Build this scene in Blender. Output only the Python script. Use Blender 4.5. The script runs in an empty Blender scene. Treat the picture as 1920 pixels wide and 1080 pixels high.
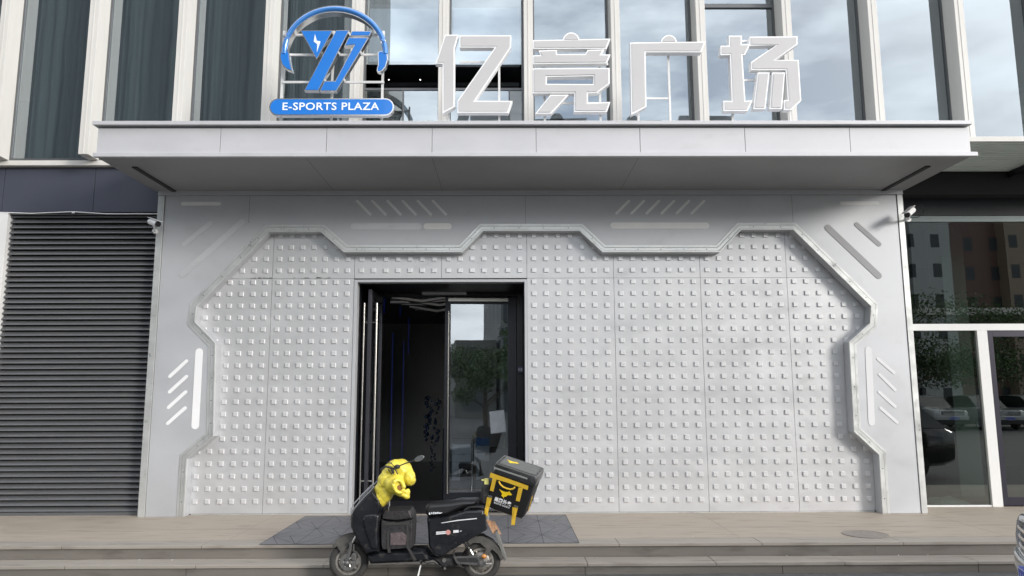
import bpy, bmesh, math, random
from mathutils import Vector, Matrix, noise as mnoise
from mathutils.geometry import tessellate_polygon
random.seed(7)
sc = bpy.context.scene
COL = sc.collection
R = math.radians

# ---------------------------------------------------------------- camera
CAM = Vector((0, -10.15, 1.606)); FPX = 1386.0
yaw, pitch, roll = R(.45), R(8.1), R(.2)
Fv = Vector((math.sin(yaw)*math.cos(pitch), math.cos(yaw)*math.cos(pitch), math.sin(pitch)))
R0 = Vector((math.cos(yaw), -math.sin(yaw), 0)); U0 = R0.cross(Fv)
Rv = math.cos(roll)*R0 - math.sin(roll)*U0
Uv = math.cos(roll)*U0 + math.sin(roll)*R0
cd = bpy.data.cameras.new('camera'); cam = bpy.data.objects.new('camera', cd); COL.objects.link(cam)
cd.sensor_width = 36; cd.lens = 36*FPX/1920; cd.clip_start = .05; cd.clip_end = 2000
m = Matrix((Rv, Uv, -Fv)).transposed().to_4x4(); m.translation = CAM
cam.matrix_world = m; sc.camera = cam

# ---------------------------------------------------------------- sky, sun, exposure
SUN_DIR = Vector((1.2, -1, .43)).normalized()           # towards the sun
elev = math.asin(SUN_DIR.z); azim = math.atan2(SUN_DIR.x, SUN_DIR.y)
w = bpy.data.worlds.new('World'); sc.world = w; w.use_nodes = True
nt = w.node_tree; N = nt.nodes; L = nt.links; N.clear()
out = N.new('ShaderNodeOutputWorld'); bg = N.new('ShaderNodeBackground')
sky = N.new('ShaderNodeTexSky'); sky.sky_type = 'NISHITA'; sky.sun_disc = False
sky.sun_elevation = R(38); sky.sun_rotation = azim; sky.dust_density = 2.0; sky.altitude = 50
tc = N.new('ShaderNodeTexCoord'); mp = N.new('ShaderNodeMapping'); mp.inputs['Scale'].default_value = (2.2, 2.2, 6.5)
nz = N.new('ShaderNodeTexNoise'); nz.inputs['Scale'].default_value = 1.7; nz.inputs['Detail'].default_value = 5; nz.inputs['Roughness'].default_value = .55
rp = N.new('ShaderNodeValToRGB'); rp.color_ramp.elements[0].position = .36; rp.color_ramp.elements[0].color = (.18,.18,.18,1)
rp.color_ramp.elements[1].position = .64; rp.color_ramp.elements[1].color = (.96,.96,.96,1)
mx = N.new('ShaderNodeMixRGB'); mx.inputs[2].default_value = (17.5, 18.0, 18.6, 1)
L.new(tc.outputs['Generated'], mp.inputs[0]); L.new(mp.outputs[0], nz.inputs[0]); L.new(nz.outputs[0], rp.inputs[0])
L.new(rp.outputs[0], mx.inputs[0]); L.new(sky.outputs[0], mx.inputs[1]); L.new(mx.outputs[0], bg.inputs[0]); L.new(bg.outputs[0], out.inputs[0])
bg.inputs[1].default_value = .108
sd = bpy.data.lights.new('sun', 'SUN'); sd.energy = 1.9; sd.angle = R(15); sd.color = (1, .96, .9)
sun = bpy.data.objects.new('sun', sd); COL.objects.link(sun)
sun.rotation_mode = 'QUATERNION'; sun.rotation_quaternion = SUN_DIR.to_track_quat('Z', 'Y'); sun.location = (20, -25, 20)
sc.view_settings.view_transform = 'Standard'; sc.view_settings.look = 'None'
sc.view_settings.exposure = 0.5; sc.view_settings.gamma = 1

# ---------------------------------------------------------------- helpers
def U(px, py, Y):                       # photograph measurement -> real point on the plane y = Y
    d = Fv + (px-960)/FPX*Rv + (540-py)/FPX*Uv
    p = CAM + d*((Y-CAM.y)/d.y)
    return (p.x, p.z)
def UP(pts, Y): return [U(a, b, Y) for a, b in pts]

def mat(name, col, rough=.5, metal=0, var=0, scale=3, stretch=(1,1,1), bump=0, bscale=60, spec=.5, coat=0, dirt=None, rvar=0):
    M = bpy.data.materials.new(name); M.use_nodes = True
    t = M.node_tree; n = t.nodes; l = t.links; b = n['Principled BSDF']
    b.inputs['Base Color'].default_value = (*col, 1); b.inputs['Roughness'].default_value = rough
    b.inputs['Metallic'].default_value = metal; b.inputs['Specular IOR Level'].default_value = spec
    b.inputs['Coat Weight'].default_value = coat
    tcn = n.new('ShaderNodeTexCoord'); mpn = n.new('ShaderNodeMapping'); mpn.inputs['Scale'].default_value = stretch
    l.new(tcn.outputs['Object'], mpn.inputs[0])
    if var or rvar:
        a = n.new('ShaderNodeTexNoise'); a.inputs['Scale'].default_value = scale; a.inputs['Detail'].default_value = 6; a.inputs['Roughness'].default_value = .62
        l.new(mpn.outputs[0], a.inputs[0])
        if var:
            r_ = n.new('ShaderNodeMapRange'); r_.inputs[1].default_value = .3; r_.inputs[2].default_value = .7
            r_.inputs[3].default_value = 1-var; r_.inputs[4].default_value = 1+var
            l.new(a.outputs[0], r_.inputs[0])
            mm = n.new('ShaderNodeVectorMath'); mm.operation = 'SCALE'; mm.inputs[0].default_value = col
            l.new(r_.outputs[0], mm.inputs['Scale']); src = mm.outputs[0]
            if dirt:
                d2 = n.new('ShaderNodeTexNoise'); d2.inputs['Scale'].default_value = scale*2.7; d2.inputs['Detail'].default_value = 8
                l.new(mpn.outputs[0], d2.inputs[0])
                rr = n.new('ShaderNodeMapRange'); rr.inputs[1].default_value = dirt[1]; rr.inputs[2].default_value = dirt[1]+.15
                l.new(d2.outputs[0], rr.inputs[0])
                mc = n.new('ShaderNodeMixRGB'); mc.inputs[2].default_value = (*dirt[0], 1)
                ms = n.new('ShaderNodeMath'); ms.operation = 'MULTIPLY'; ms.inputs[1].default_value = dirt[2]
                l.new(rr.outputs[0], ms.inputs[0]); l.new(ms.outputs[0], mc.inputs[0]); l.new(src, mc.inputs[1]); src = mc.outputs[0]
            l.new(src, b.inputs['Base Color'])
        if rvar:
            r2 = n.new('ShaderNodeMapRange'); r2.inputs[1].default_value = .3; r2.inputs[2].default_value = .7
            r2.inputs[3].default_value = max(.02, rough-rvar); r2.inputs[4].default_value = rough+rvar
            l.new(a.outputs[0], r2.inputs[0]); l.new(r2.outputs[0], b.inputs['Roughness'])
    if bump:
        c = n.new('ShaderNodeTexNoise'); c.inputs['Scale'].default_value = bscale; c.inputs['Detail'].default_value = 4
        l.new(mpn.outputs[0], c.inputs[0]); bp = n.new('ShaderNodeBump'); bp.inputs['Strength'].default_value = bump; bp.inputs['Distance'].default_value = .02
        l.new(c.outputs[0], bp.inputs['Height']); l.new(bp.outputs[0], b.inputs['Normal'])
    return M

def glass(name, refl, tint=(.55,.6,.62), gl=(.92,.96,1), wav=0.0, rough=0.0):
    M = bpy.data.materials.new(name); M.use_nodes = True
    t = M.node_tree; n = t.nodes; l = t.links; n.clear()
    o = n.new('ShaderNodeOutputMaterial'); tr = n.new('ShaderNodeBsdfTransparent'); g = n.new('ShaderNodeBsdfGlossy'); mxx = n.new('ShaderNodeMixShader')
    tr.inputs[0].default_value = (*tint, 1); g.inputs[0].default_value = (*gl, 1); g.inputs['Roughness'].default_value = rough
    fr = n.new('ShaderNodeFresnel'); fr.inputs[0].default_value = 1.5
    mr = n.new('ShaderNodeMapRange'); mr.inputs[1].default_value = .04; mr.inputs[2].default_value = 1; mr.inputs[3].default_value = refl; mr.inputs[4].default_value = 1
    l.new(fr.outputs[0], mr.inputs[0]); ge = n.new('ShaderNodeNewGeometry'); iv = n.new('ShaderNodeMath'); iv.operation = 'SUBTRACT'; iv.inputs[0].default_value = 1; ml = n.new('ShaderNodeMath'); ml.operation = 'MULTIPLY'
    l.new(ge.outputs['Backfacing'], iv.inputs[1]); l.new(iv.outputs[0], ml.inputs[0]); l.new(mr.outputs[0], ml.inputs[1])   # only the outer face of a pane mirrors
    l.new(ml.outputs[0], mxx.inputs[0]); l.new(tr.outputs[0], mxx.inputs[1]); l.new(g.outputs[0], mxx.inputs[2]); l.new(mxx.outputs[0], o.inputs[0])
    if wav:
        tcn = n.new('ShaderNodeTexCoord'); c = n.new('ShaderNodeTexNoise'); c.inputs['Scale'].default_value = .9; c.inputs['Detail'].default_value = 1
        l.new(tcn.outputs['Object'], c.inputs[0]); bp = n.new('ShaderNodeBump'); bp.inputs['Strength'].default_value = wav; bp.inputs['Distance'].default_value = .01
        l.new(c.outputs[0], bp.inputs['Height']); l.new(bp.outputs[0], g.inputs['Normal'])
    return M

def emit(name, col, s):
    M = bpy.data.materials.new(name); M.use_nodes = True; n = M.node_tree.nodes; b = n['Principled BSDF']
    b.inputs['Base Color'].default_value = (*col, 1); b.inputs['Emission Color'].default_value = (*col, 1); b.inputs['Emission Strength'].default_value = s
    return M

class MB:
    def __init__(s): s.v = []; s.f = []; s.m = []
    def add(s, vs, fs, m=0):
        k = len(s.v); s.v += [tuple(x) for x in vs]; s.f += [tuple(i+k for i in f) for f in fs]; s.m += [m]*len(fs); return s
    def box(s, x0, x1, y0, y1, z0, z1, m=0):
        vs = [(x,y,z) for x in (x0,x1) for y in (y0,y1) for z in (z0,z1)]
        return s.add(vs, [(0,1,3,2),(4,6,7,5),(0,4,5,1),(2,3,7,6),(0,2,6,4),(1,5,7,3)], m)
    def prism(s, poly, y0, y1, m=0, holes=()):
        loops = [list(poly)] + [list(h) for h in holes]
        flat = [p for lp in loops for p in lp]; n = len(flat)
        tris = tessellate_polygon([[Vector((a, b, 0)) for a, b in lp] for lp in loops])
        vs = [(a, y0, b) for a, b in flat] + [(a, y1, b) for a, b in flat]
        fs = [tuple(t) for t in tris] + [tuple(i+n for i in reversed(t)) for t in tris]
        k = 0
        for lp in loops:
            q = len(lp)
            for i in range(q): fs.append((k+i, k+(i+1) % q, n+k+(i+1) % q, n+k+i))
            k += q
        return s.add(vs, fs, m)
    def taper(s, poly, y0, y1, c, k, m=0):                       # prism whose y0 face is shrunk towards c by k
        n = len(poly)
        vs = [(c[0]+(a-c[0])*k, y0, c[1]+(b-c[1])*k) for a, b in poly] + [(a, y1, b) for a, b in poly]
        tris = tessellate_polygon([[Vector((a, b, 0)) for a, b in poly]])
        fs = [tuple(t) for t in tris] + [tuple(i+n for i in reversed(t)) for t in tris] + [(i, (i+1) % n, n+(i+1) % n, n+i) for i in range(n)]
        return s.add(vs, fs, m)
    def tube(s, pts, r, n=8, m=0, caps=True, closed=False):
        pts = [Vector(p) for p in pts]; k = len(pts); rs = r if isinstance(r, (list, tuple)) else [r]*k
        vs = []; 
        for i, p in enumerate(pts):
            a = pts[(i-1) % k] if (i or closed) else p; b = pts[(i+1) % k] if (i < k-1 or closed) else p
            d = (b-a).normalized(); up = Vector((0,0,1)) if abs(d.z) < .95 else Vector((0,1,0))
            e1 = d.cross(up).normalized(); e2 = d.cross(e1)
            for j in range(n):
                t = 2*math.pi*j/n; vs.append(p + rs[i]*(math.cos(t)*e1 + math.sin(t)*e2))
        fs = []
        for i in range(k if closed else k-1):
            for j in range(n):
                a = i*n+j; b = i*n+(j+1) % n; c = ((i+1) % k)*n+(j+1) % n; d = ((i+1) % k)*n+j
                fs.append((a,b,c,d))
        if caps and not closed: fs += [tuple(range(n))[::-1], tuple(range((k-1)*n, k*n))]
        return s.add(vs, fs, m)
    def cyl(s, p0, p1, r0, r1=None, n=16, m=0): return s.tube([p0, p1], [r0, r0 if r1 is None else r1], n, m)
    def lathe(s, c, prof, n=32, m=0, axis='y'):  # no caps when the profile closes on itself
        closed = prof[0] == prof[-1]
                         # prof: (radius, offset along axis)
        vs = []; k = len(prof)
        for r, o in prof:
            for j in range(n):
                t = 2*math.pi*j/n
                if axis == 'y': vs.append((c[0]+r*math.cos(t), c[1]+o, c[2]+r*math.sin(t)))
                else: vs.append((c[0]+r*math.cos(t), c[1]+r*math.sin(t), c[2]+o))
        fs = [(i*n+j, i*n+(j+1) % n, (i+1)*n+(j+1) % n, (i+1)*n+j) for i in range(k-1) for j in range(n)]
        if prof[0][0] > 1e-6 and not closed: fs.append(tuple(range(n)))
        if prof[-1][0] > 1e-6 and not closed: fs.append(tuple(range((k-1)*n, k*n)))
        return s.add(vs, fs, m)
    def torus(s, c, Rr, r, n=36, k=10, m=0, sy=1.0):
        vs = []; fs = []
        for i in range(n):
            a = 2*math.pi*i/n
            for j in range(k):
                b = 2*math.pi*j/k; q = Rr + r*math.cos(b)
                vs.append((c[0]+q*math.cos(a), c[1]+r*sy*math.sin(b), c[2]+q*math.sin(a)))
        for i in range(n):
            for j in range(k): fs.append((i*k+j, i*k+(j+1) % k, ((i+1) % n)*k+(j+1) % k, ((i+1) % n)*k+j))
        return s.add(vs, fs, m)
    def ball(s, c, r, m=0, n=14, k=8):
        r = r if isinstance(r, (tuple, list)) else (r, r, r)
        vs = [(c[0], c[1], c[2]+r[2])]; fs = []
        for i in range(1, k):
            t = math.pi*i/k
            for j in range(n):
                a = 2*math.pi*j/n; vs.append((c[0]+r[0]*math.sin(t)*math.cos(a), c[1]+r[1]*math.sin(t)*math.sin(a), c[2]+r[2]*math.cos(t)))
        vs.append((c[0], c[1], c[2]-r[2])); e = len(vs)-1
        for j in range(n):
            fs.append((0, 1+j, 1+(j+1) % n)); fs.append((e, e-n+(j+1) % n, e-n+j))
        for i in range(k-2):
            for j in range(n):
                a = 1+i*n+j; b = 1+i*n+(j+1) % n; fs.append((a, a+n, b+n, b))
        return s.add(vs, fs, m)
    def loft(s, rings, m=0, caps=True):
        n = len(rings[0]); vs = [p for r_ in rings for p in r_]
        fs = [(i*n+j, i*n+(j+1) % n, (i+1)*n+(j+1) % n, (i+1)*n+j) for i in range(len(rings)-1) for j in range(n)]
        if caps: fs += [tuple(range(n))[::-1], tuple(range((len(rings)-1)*n, len(rings)*n))]
        return s.add(vs, fs, m)
    def build(s, name, mats, parent=None, smooth=False, bevel=0, local=False, base=None, segs=2, subd=0):
        me = bpy.data.meshes.new(name)
        org = Vector((0,0,0))
        if parent is not None and not local: org = worg(parent)
        if base is not None: org = Vector(base)
        me.from_pydata([tuple(Vector(p)-org) for p in s.v], [], s.f)
        bm = bmesh.new(); bm.from_mesh(me); bmesh.ops.recalc_face_normals(bm, faces=bm.faces); bm.to_mesh(me); bm.free()
        for x in (mats if isinstance(mats, (list, tuple)) else [mats]): me.materials.append(x)
        if len(me.polygons) == len(s.m): me.polygons.foreach_set('material_index', s.m)
        o = bpy.data.objects.new(name, me); COL.objects.link(o)
        if parent is not None: o.parent = parent
        if base is not None: o.location = base
        if smooth:
            me.polygons.foreach_set('use_smooth', [True]*len(me.polygons))
            bm = bmesh.new(); bm.from_mesh(me)
            for e in bm.edges:
                if len(e.link_faces) == 2 and e.calc_face_angle(0) > R(38 if subd == 0 else 85): e.smooth = False
            bm.to_mesh(me); bm.free()
        if bevel:
            b = o.modifiers.new('bevel', 'BEVEL'); b.width = bevel; b.segments = segs; b.limit_method = 'ANGLE'; b.angle_limit = R(35); b.use_clamp_overlap = True
        if subd:
            q = o.modifiers.new('sub', 'SUBSURF'); q.levels = subd; q.render_levels = subd
        return o
def pieces(name, m_, parent, boxes, bevel=0):
    for bx_ in boxes:
        q_ = MB(); q_.box(*bx_); q_.build(name, m_, parent, bevel=bevel)
def worg(o):
    v = Vector((0,0,0))
    while o is not None: v += o.location; o = o.parent
    return v
def thing(name, label, cat, loc=(0,0,0), group=None):
    o = bpy.data.objects.new(name, None); COL.objects.link(o); o.location = loc; o.empty_display_size = .2
    o['label'] = label; o['category'] = cat
    if group: o['group'] = group
    return o
def tag(o, label, cat, group=None):
    o['label'] = label; o['category'] = cat
    if group: o['group'] = group
    return o
def struct(o, kind='structure'): o['kind'] = kind; return o
def copy_tree(o, parent=None):
    c = o.copy(); COL.objects.link(c); c.parent = parent
    for ch in [x for x in o.children]: copy_tree(ch, c)
    return c
def offset(path, d, closed=True):        # mitred offset of a 2-D path; d > 0 goes to the left of the direction of travel
    n = len(path); o = []
    for i in range(n):
        p = Vector(path[i])
        a = Vector(path[i-1]) if (i or closed) else None; b = Vector(path[(i+1) % n]) if (i < n-1 or closed) else None
        n1 = None if a is None else Vector((-(p-a).y, (p-a).x)).normalized()
        n2 = None if b is None else Vector((-(b-p).y, (b-p).x)).normalized()
        if n1 is None: q = n2
        elif n2 is None: q = n1
        else:
            q = n1+n2; q = q/max(.35, q.dot(n1)) if q.length > 1e-6 else n1
        o.append(tuple(p+q*d))
    return o
def area(p): return sum(p[i][0]*p[(i+1) % len(p)][1]-p[(i+1) % len(p)][0]*p[i][1] for i in range(len(p)))/2
def shrink(poly, d): return offset(poly, d if area(poly) > 0 else -d)
def capsule(p, q, w, k=7):               # 2-D rounded bar
    p = Vector(p); q = Vector(q); d = (q-p).normalized(); nn = Vector((-d.y, d.x)); r = w/2; o = []
    for i in range(k):
        t = math.pi*i/(k-1); o.append(tuple(q + r*(nn*math.cos(t) + d*math.sin(t))))
    for i in range(k):
        t = math.pi*i/(k-1); o.append(tuple(p + r*(-nn*math.cos(t) - d*math.sin(t))))
    return o
def text(body, size, name, material, parent=None, depth=.004, width=None, height=None, bold=.0):
    cu = bpy.data.curves.new(name, 'FONT'); cu.body = body; cu.size = size; cu.space_character = 1.07; cu.extrude = depth; cu.align_x = 'CENTER'; cu.align_y = 'CENTER'
    cu.resolution_u = 3; cu.offset = size*bold
    t = bpy.data.objects.new('tmp', cu); COL.objects.link(t)
    bpy.context.view_layer.update()
    me = bpy.data.meshes.new_from_object(t.evaluated_get(bpy.context.evaluated_depsgraph_get()))
    bpy.data.objects.remove(t); me.materials.clear(); me.materials.append(material)
    xs = [v.co.x for v in me.vertices]; ys = [v.co.y for v in me.vertices]
    cx, cy = (min(xs)+max(xs))/2, (min(ys)+max(ys))/2
    kx = width/(max(xs)-min(xs)) if width else 1; ky = height/(max(ys)-min(ys)) if height else kx
    for v in me.vertices: v.co = Vector(((v.co.x-cx)*kx, -v.co.z, (v.co.y-cy)*ky))
    o = bpy.data.objects.new(name, me); COL.objects.link(o); o.parent = parent
    return o

# ---------------------------------------------------------------- materials
SILVER = mat('silver cladding', (.585,.588,.598), .40, .38, var=.05, scale=1.3, stretch=(1,1,2.2), bump=.03, bscale=3, rvar=.08, dirt=((.42,.42,.42), .60, .35))
SILVER2 = mat('silver frame', (.50,.51,.53), .47, .28, var=.05, scale=1.1, stretch=(1,1,1.6), bump=.03, bscale=2.5, rvar=.08, dirt=((.4,.4,.41), .60, .3))
STUD = mat('stud', (.72,.72,.73), .34, .38, var=.04)
TRIM = mat('aluminium trim', (.62,.63,.62), .36, .55, var=.08, scale=5, rvar=.1, dirt=((.3,.3,.28), .62, .5))
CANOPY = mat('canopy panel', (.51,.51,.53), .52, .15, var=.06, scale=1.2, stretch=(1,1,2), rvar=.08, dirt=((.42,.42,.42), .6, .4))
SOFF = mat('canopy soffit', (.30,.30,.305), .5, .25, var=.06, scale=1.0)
FIN = mat('cream fin', (.60,.585,.555), .55, 0, var=.04, scale=2, stretch=(3,3,.5), dirt=((.55,.5,.44), .62, .4))
DARKJ = mat('dark joint', (.03,.03,.032), .8)
WHITE = mat('white acrylic', (.82,.82,.83), .4, 0, var=.02)
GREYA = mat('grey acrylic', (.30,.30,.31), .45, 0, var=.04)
DIM = mat('shaded acrylic', (.74,.74,.73), .5, 0, var=.06)  # white acrylic toned down, the canopy shade put into its colour
LOUV = mat('louvre grey', (.13,.133,.14), .42, .3, var=.12, scale=2, stretch=(.6,1,8), dirt=((.2,.18,.15), .58, .4))
NAVY = mat('blue grey panel', (.062,.068,.092), .42, .1, var=.08, scale=.9, rvar=.06)
BLACK = mat('black metal', (.012,.012,.016), .35, .2, var=.1)
DOORF = mat('door frame charcoal', (.05,.05,.06), .38, .5, var=.08)
STEEL = mat('brushed steel', (.62,.6,.56), .25, 1, var=.05)
UGLASS = glass('coated window glass', .36, (.66,.71,.73), (.86,.95,1.0), wav=.16)
DGLASS = glass('door glass', .28, (.82,.86,.88), (.9,.96,1), wav=.04)
SGLASS = glass('shopfront glass', .17, (.5,.55,.53), (.95,1,.97), wav=.05)
ROOM = mat('room wall', (.022,.025,.028), .9, var=.1)
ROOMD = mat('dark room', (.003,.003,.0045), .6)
CURT = mat('curtain', (.16,.19,.185), .9, var=.15, scale=4, stretch=(6,1,.4))
BLIND = mat('roller blind', (.80,.80,.88), .85, var=.03)
WFRM = mat('window frame', (.12,.125,.13), .4, .4)
WHITEF = mat('white powder coat', (.70,.70,.69), .42, 0, var=.03, scale=3, dirt=((.6,.58,.53), .64, .4))
BLUE = mat('sign blue', (.008,.17,.60), .32, 0, var=.04, coat=.3)
CHROME = mat('polished edge', (.72,.73,.75), .16, .95)
SIGNW = mat('letter face', (.50,.49,.495), .45, 0, var=.03)
SIGNE = mat('letter edge', (.86,.86,.86), .3, .1)
SIGNT = mat('letter text white', (.82,.86,.9), .5)
PIPE = mat('painted pipe', (.66,.66,.65), .45, .2, var=.05)

# stone: terrace, steps
def stone(name, col, joint=None, sx=1.2, sy=3.0):
    M = mat(name, col, .62, 0, var=.10, scale=2.2, stretch=(.35,2.2,1.4), bump=.08, bscale=90, dirt=((col[0]*.58, col[1]*.56, col[2]*.54), .54, .62), rvar=.1)
    return M
TERR = stone('warm granite', (.355,.305,.25))
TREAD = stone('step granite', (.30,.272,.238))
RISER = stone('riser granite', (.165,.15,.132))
JOINT = mat('stone joint', (.07,.062,.055), .9)
ASPH = mat('asphalt', (.085,.085,.085), .85, 0, var=.2, scale=9, bump=.35, bscale=220, dirt=((.13,.12,.11), .58, .5))
MATT = mat('dark paver', (.135,.135,.145), .55, .0, var=.12, scale=6, bump=.2, bscale=80, dirt=((.22,.2,.18), .6, .5))
MATG = mat('paver groove', (.05,.05,.055), .8)

# ================================================================ SETTING: ground, road, terrace, steps
YE = -10.15+8.26; YT = -10.15+7.965      # terrace edge, tread edge
g = MB(); g.box(-400, 400, -400, YT+.002, -.6, -.25); g.box(-400,400,YT+.002,400,-.6,-.34); struct(g.build('ground', ASPH))
tr = MB(); tr.box(-60, 60, YE+.02, 30, -.33, -.032); struct(tr.build('terrace_base', RISER))
tp = MB(); tp.box(-60, 60, YE+.30, .16, -.031, 0); tp.box(-60, -2.3, .16, 1.39, -.031, 0); tp.box(.5, 60, .16, 1.39, -.031, 0); tp.box(-2.298, .498, .162, 1.395, -.031, -.0005, 1); struct(tp.build('terrace', [TERR, mat('threshold stone', (.035,.035,.04), .3, 0, var=.15, scale=8)]))
# nosing slabs with staggered joints
def slabs(name, y0, y1, z0, z1, L_, off, m_, lab=None):
    b = MB(); x = -14+off
    while x < 16:
        ln = L_*random.uniform(.97, 1.03); dz = random.uniform(-.0015, .0015)
        b.box(x+.003, x+ln-.003, y0, y1, z0, z1+dz); x += ln
    return struct(b.build(name, m_, bevel=.003))
slabs('terrace_edge', YE, YE+.297, -.031, 0, 1.5, .35, TREAD)
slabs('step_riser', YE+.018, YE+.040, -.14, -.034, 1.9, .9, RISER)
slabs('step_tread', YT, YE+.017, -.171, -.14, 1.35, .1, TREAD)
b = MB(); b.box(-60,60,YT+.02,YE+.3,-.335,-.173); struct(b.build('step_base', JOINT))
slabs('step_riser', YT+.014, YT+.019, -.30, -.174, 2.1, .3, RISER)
slabs('kerb_strip', YT-.55, YT+.013, -.33, -.276, 1.4, .7, TREAD)
# terrace slab joints
b = MB()
for x in (-9.1,-6.1,-3.1, 2.6, 5.6, 8.6): b.box(x, x+.006, YE+.3, .5, .0003, .0012)
for y in (-.95,): b.box(-30, 30, y, y+.006, .0003, .0012)
struct(b.build('terrace_joints', mat('faint joint', (.31,.27,.23), .9)))
# patterned pavers in front of the door
q = [U(500,1019,0)[0]]
def G(px, py, z=0):                      # photo point on a horizontal plane
    d = Fv + (px-960)/FPX*Rv + (540-py)/FPX*Uv; p = CAM + d*((z-CAM.z)/d.z); return (p.x, p.y)
pvx0, pvx1 = -2.66, .78; pvy0, pvy1 = YE+.02, -.02
b = MB(); b.box(pvx0, pvx1, pvy0, pvy1, .0015, .006); struct(b.build('paver_mat', MATT))
b = MB(); nx, ny = 9, 4; dx = (pvx1-pvx0)/nx; dy = (pvy1-pvy0)/ny; zt = .0064
def gro(p, q_, w_=.0035):
    p = Vector(p); q_ = Vector(q_); d = (q_-p).normalized(); n_ = Vector((-d.y, d.x))*w_
    b.add([(p.x-n_.x,p.y-n_.y,zt),(q_.x-n_.x,q_.y-n_.y,zt),(q_.x+n_.x,q_.y+n_.y,zt),(p.x+n_.x,p.y+n_.y,zt)], [(0,1,2,3)])
for i in range(nx+1): gro((pvx0+i*dx, pvy0), (pvx0+i*dx, pvy1))
for j in range(ny+1): gro((pvx0, pvy0+j*dy), (pvx1, pvy0+j*dy))
for i in range(nx):
    for j in range(ny):
        x, y = pvx0+i*dx, pvy0+j*dy
        if (i+j) % 2: gro((x,y),(x+dx,y+dy)); gro((x,y),(x+dx/2,y+dy)); gro((x+dx/2,y),(x+dx,y+dy))
        else: gro((x+dx,y),(x,y+dy)); gro((x+dx,y),(x+dx/2,y+dy)); gro((x+dx/2,y),(x,y+dy))
struct(b.build('paver_grooves', MATG))
for k, (lx_, ly_, lz_, ls_) in enumerate(((262,1051,-.14,.012),(323,1051,-.14,.010),(1475,1043,-.14,.013),(1685,1042,-.14,.010),(1740,1042,-.14,.010),(1120,1046,-.14,.009),(420,1003,0,.010),(1300,1008,0,.008))):
    gx, gy = G(lx_, ly_, lz_); gy = min(gy, YE-.004) if lz_ < 0 else gy
    b = MB(); n6 = 6; b.add([(gx+ls_*math.cos(t_)*random.uniform(.6,1.2), gy+ls_*.6*math.sin(t_), lz_+.004+random.uniform(0,.006)) for t_ in [k_*math.pi/3 for k_ in range(n6)]]+[(gx, gy, lz_+.001)], [(6, k_, (k_+1) % 6) for k_ in range(6)])
    o = b.build('paper_scrap', WHITE, base=(gx, gy, lz_)); tag(o, ['scrap of litter on the step tread at the far left','second scrap of litter from the left on the step tread','largest scrap of litter on the step tread right of the scooter','scrap of litter on the step tread below the manhole cover','rightmost scrap of litter on the step tread near the grey car','scrap of litter on the step tread just right of the scooter','scrap of litter on the terrace left of the dark paver mat','scrap of litter on the terrace right of the dark paver mat'][k], 'litter', 'scraps of litter on the steps and terrace')
# manhole cover
mc = G(1622, 1002)
b = MB(); b.lathe((mc[0], mc[1], 0), [(.245,.001),(.245,.007),(.225,.007),(.222,.004),(.0,.004)], 40, 0, 'z')
o = b.build('manhole_cover', mat('worn iron', (.24,.215,.19), .65, .1, var=.2, scale=14), base=(mc[0], mc[1], 0), smooth=True)
tag(o, 'round flat manhole cover set in the beige terrace paving', 'manhole cover')

# ================================================================ ENTRANCE PORTAL
XL, XR, ZT = -4.885, 5.615, 4.44
portal = thing('entrance_portal', 'silver metal entrance wall with rows of small square studs and an angular raised frame', 'entrance wall', (.37, .1, 0))
inner = [(346,974),(353.5,860),(402,818),(406,643),(367,603),(371,575),(505,436),(602,436),(645,474),(867,474),(906,434),(1086,434),(1129,474),(1349,474),
         (1389,432),(1486,432),(1631,575),(1629,606),(1590,641),(1599,810),(1646,853),(1653,968)]
IN = UP(inner, 0); IN[0] = (IN[0][0], 0.0); IN[-1] = (IN[-1][0], 0.0)
IN[1] = (IN[0][0], IN[1][1])
fx0, fx1 = XL+.095, XR-.085
outer = [(fx0, .0), (fx0, ZT-.07), (fx1, ZT-.07), (fx1, .0)]
fr = MB(); fr.prism(outer + IN[::-1], 0, .147)
frame = fr.build('frame', SILVER2, portal, bevel=.004)
def ribbon(mb, path, d0, d1, y0, y1, m_=0):
    a = offset(path, d0, False); c = offset(path, d1, False)
    for lst in (a, c): lst[0] = (lst[0][0], 0.001); lst[-1] = (lst[-1][0], 0.001)
    mb.prism(a + c[::-1], y0, y1, m_)
tb = MB(); ribbon(tb, IN, .003, .022, -.030, -.001); ribbon(tb, IN, .026, .070, -.016, -.001); ribbon(tb, IN, .076, .108, -.009, -.001)
tb.build('frame_trim', TRIM, frame, bevel=.002)
sb = MB()                                  # screw heads along the trim
path = offset(IN, .048, False)
for i in range(len(path)-1):
    a = Vector(path[i]); c = Vector(path[i+1]); ln = (c-a).length; k = max(1, int(ln/.3))
    for j in range(k):
        p = a + (c-a)*((j+.5)/k); sb.cyl((p.x, -.0195, p.y), (p.x, -.0155, p.y), .0065, n=8)
sb.build('screws', DARKJ, frame)
pieces('edge_trim', TRIM, portal, [(a, c, -.012, .35, 0, ZT-.068) for a, c in ((XL, XL+.09), (XR-.08, XR))], .003)
et = MB(); et.box(XL, XR, -.03, .1, ZT-.066, ZT-.002); et.build('top_trim', SILVER2, portal, bevel=.003)
pieces('panel_joint', DARKJ, frame, [(x-.0015, x+.0015, -.0012, .01, 3.98 if px != 985 else 3.93, ZT-.072) for px, x in [(p_, U(p_, 400, 0)[0]) for p_ in (467, 985, 1486)]])
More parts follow.
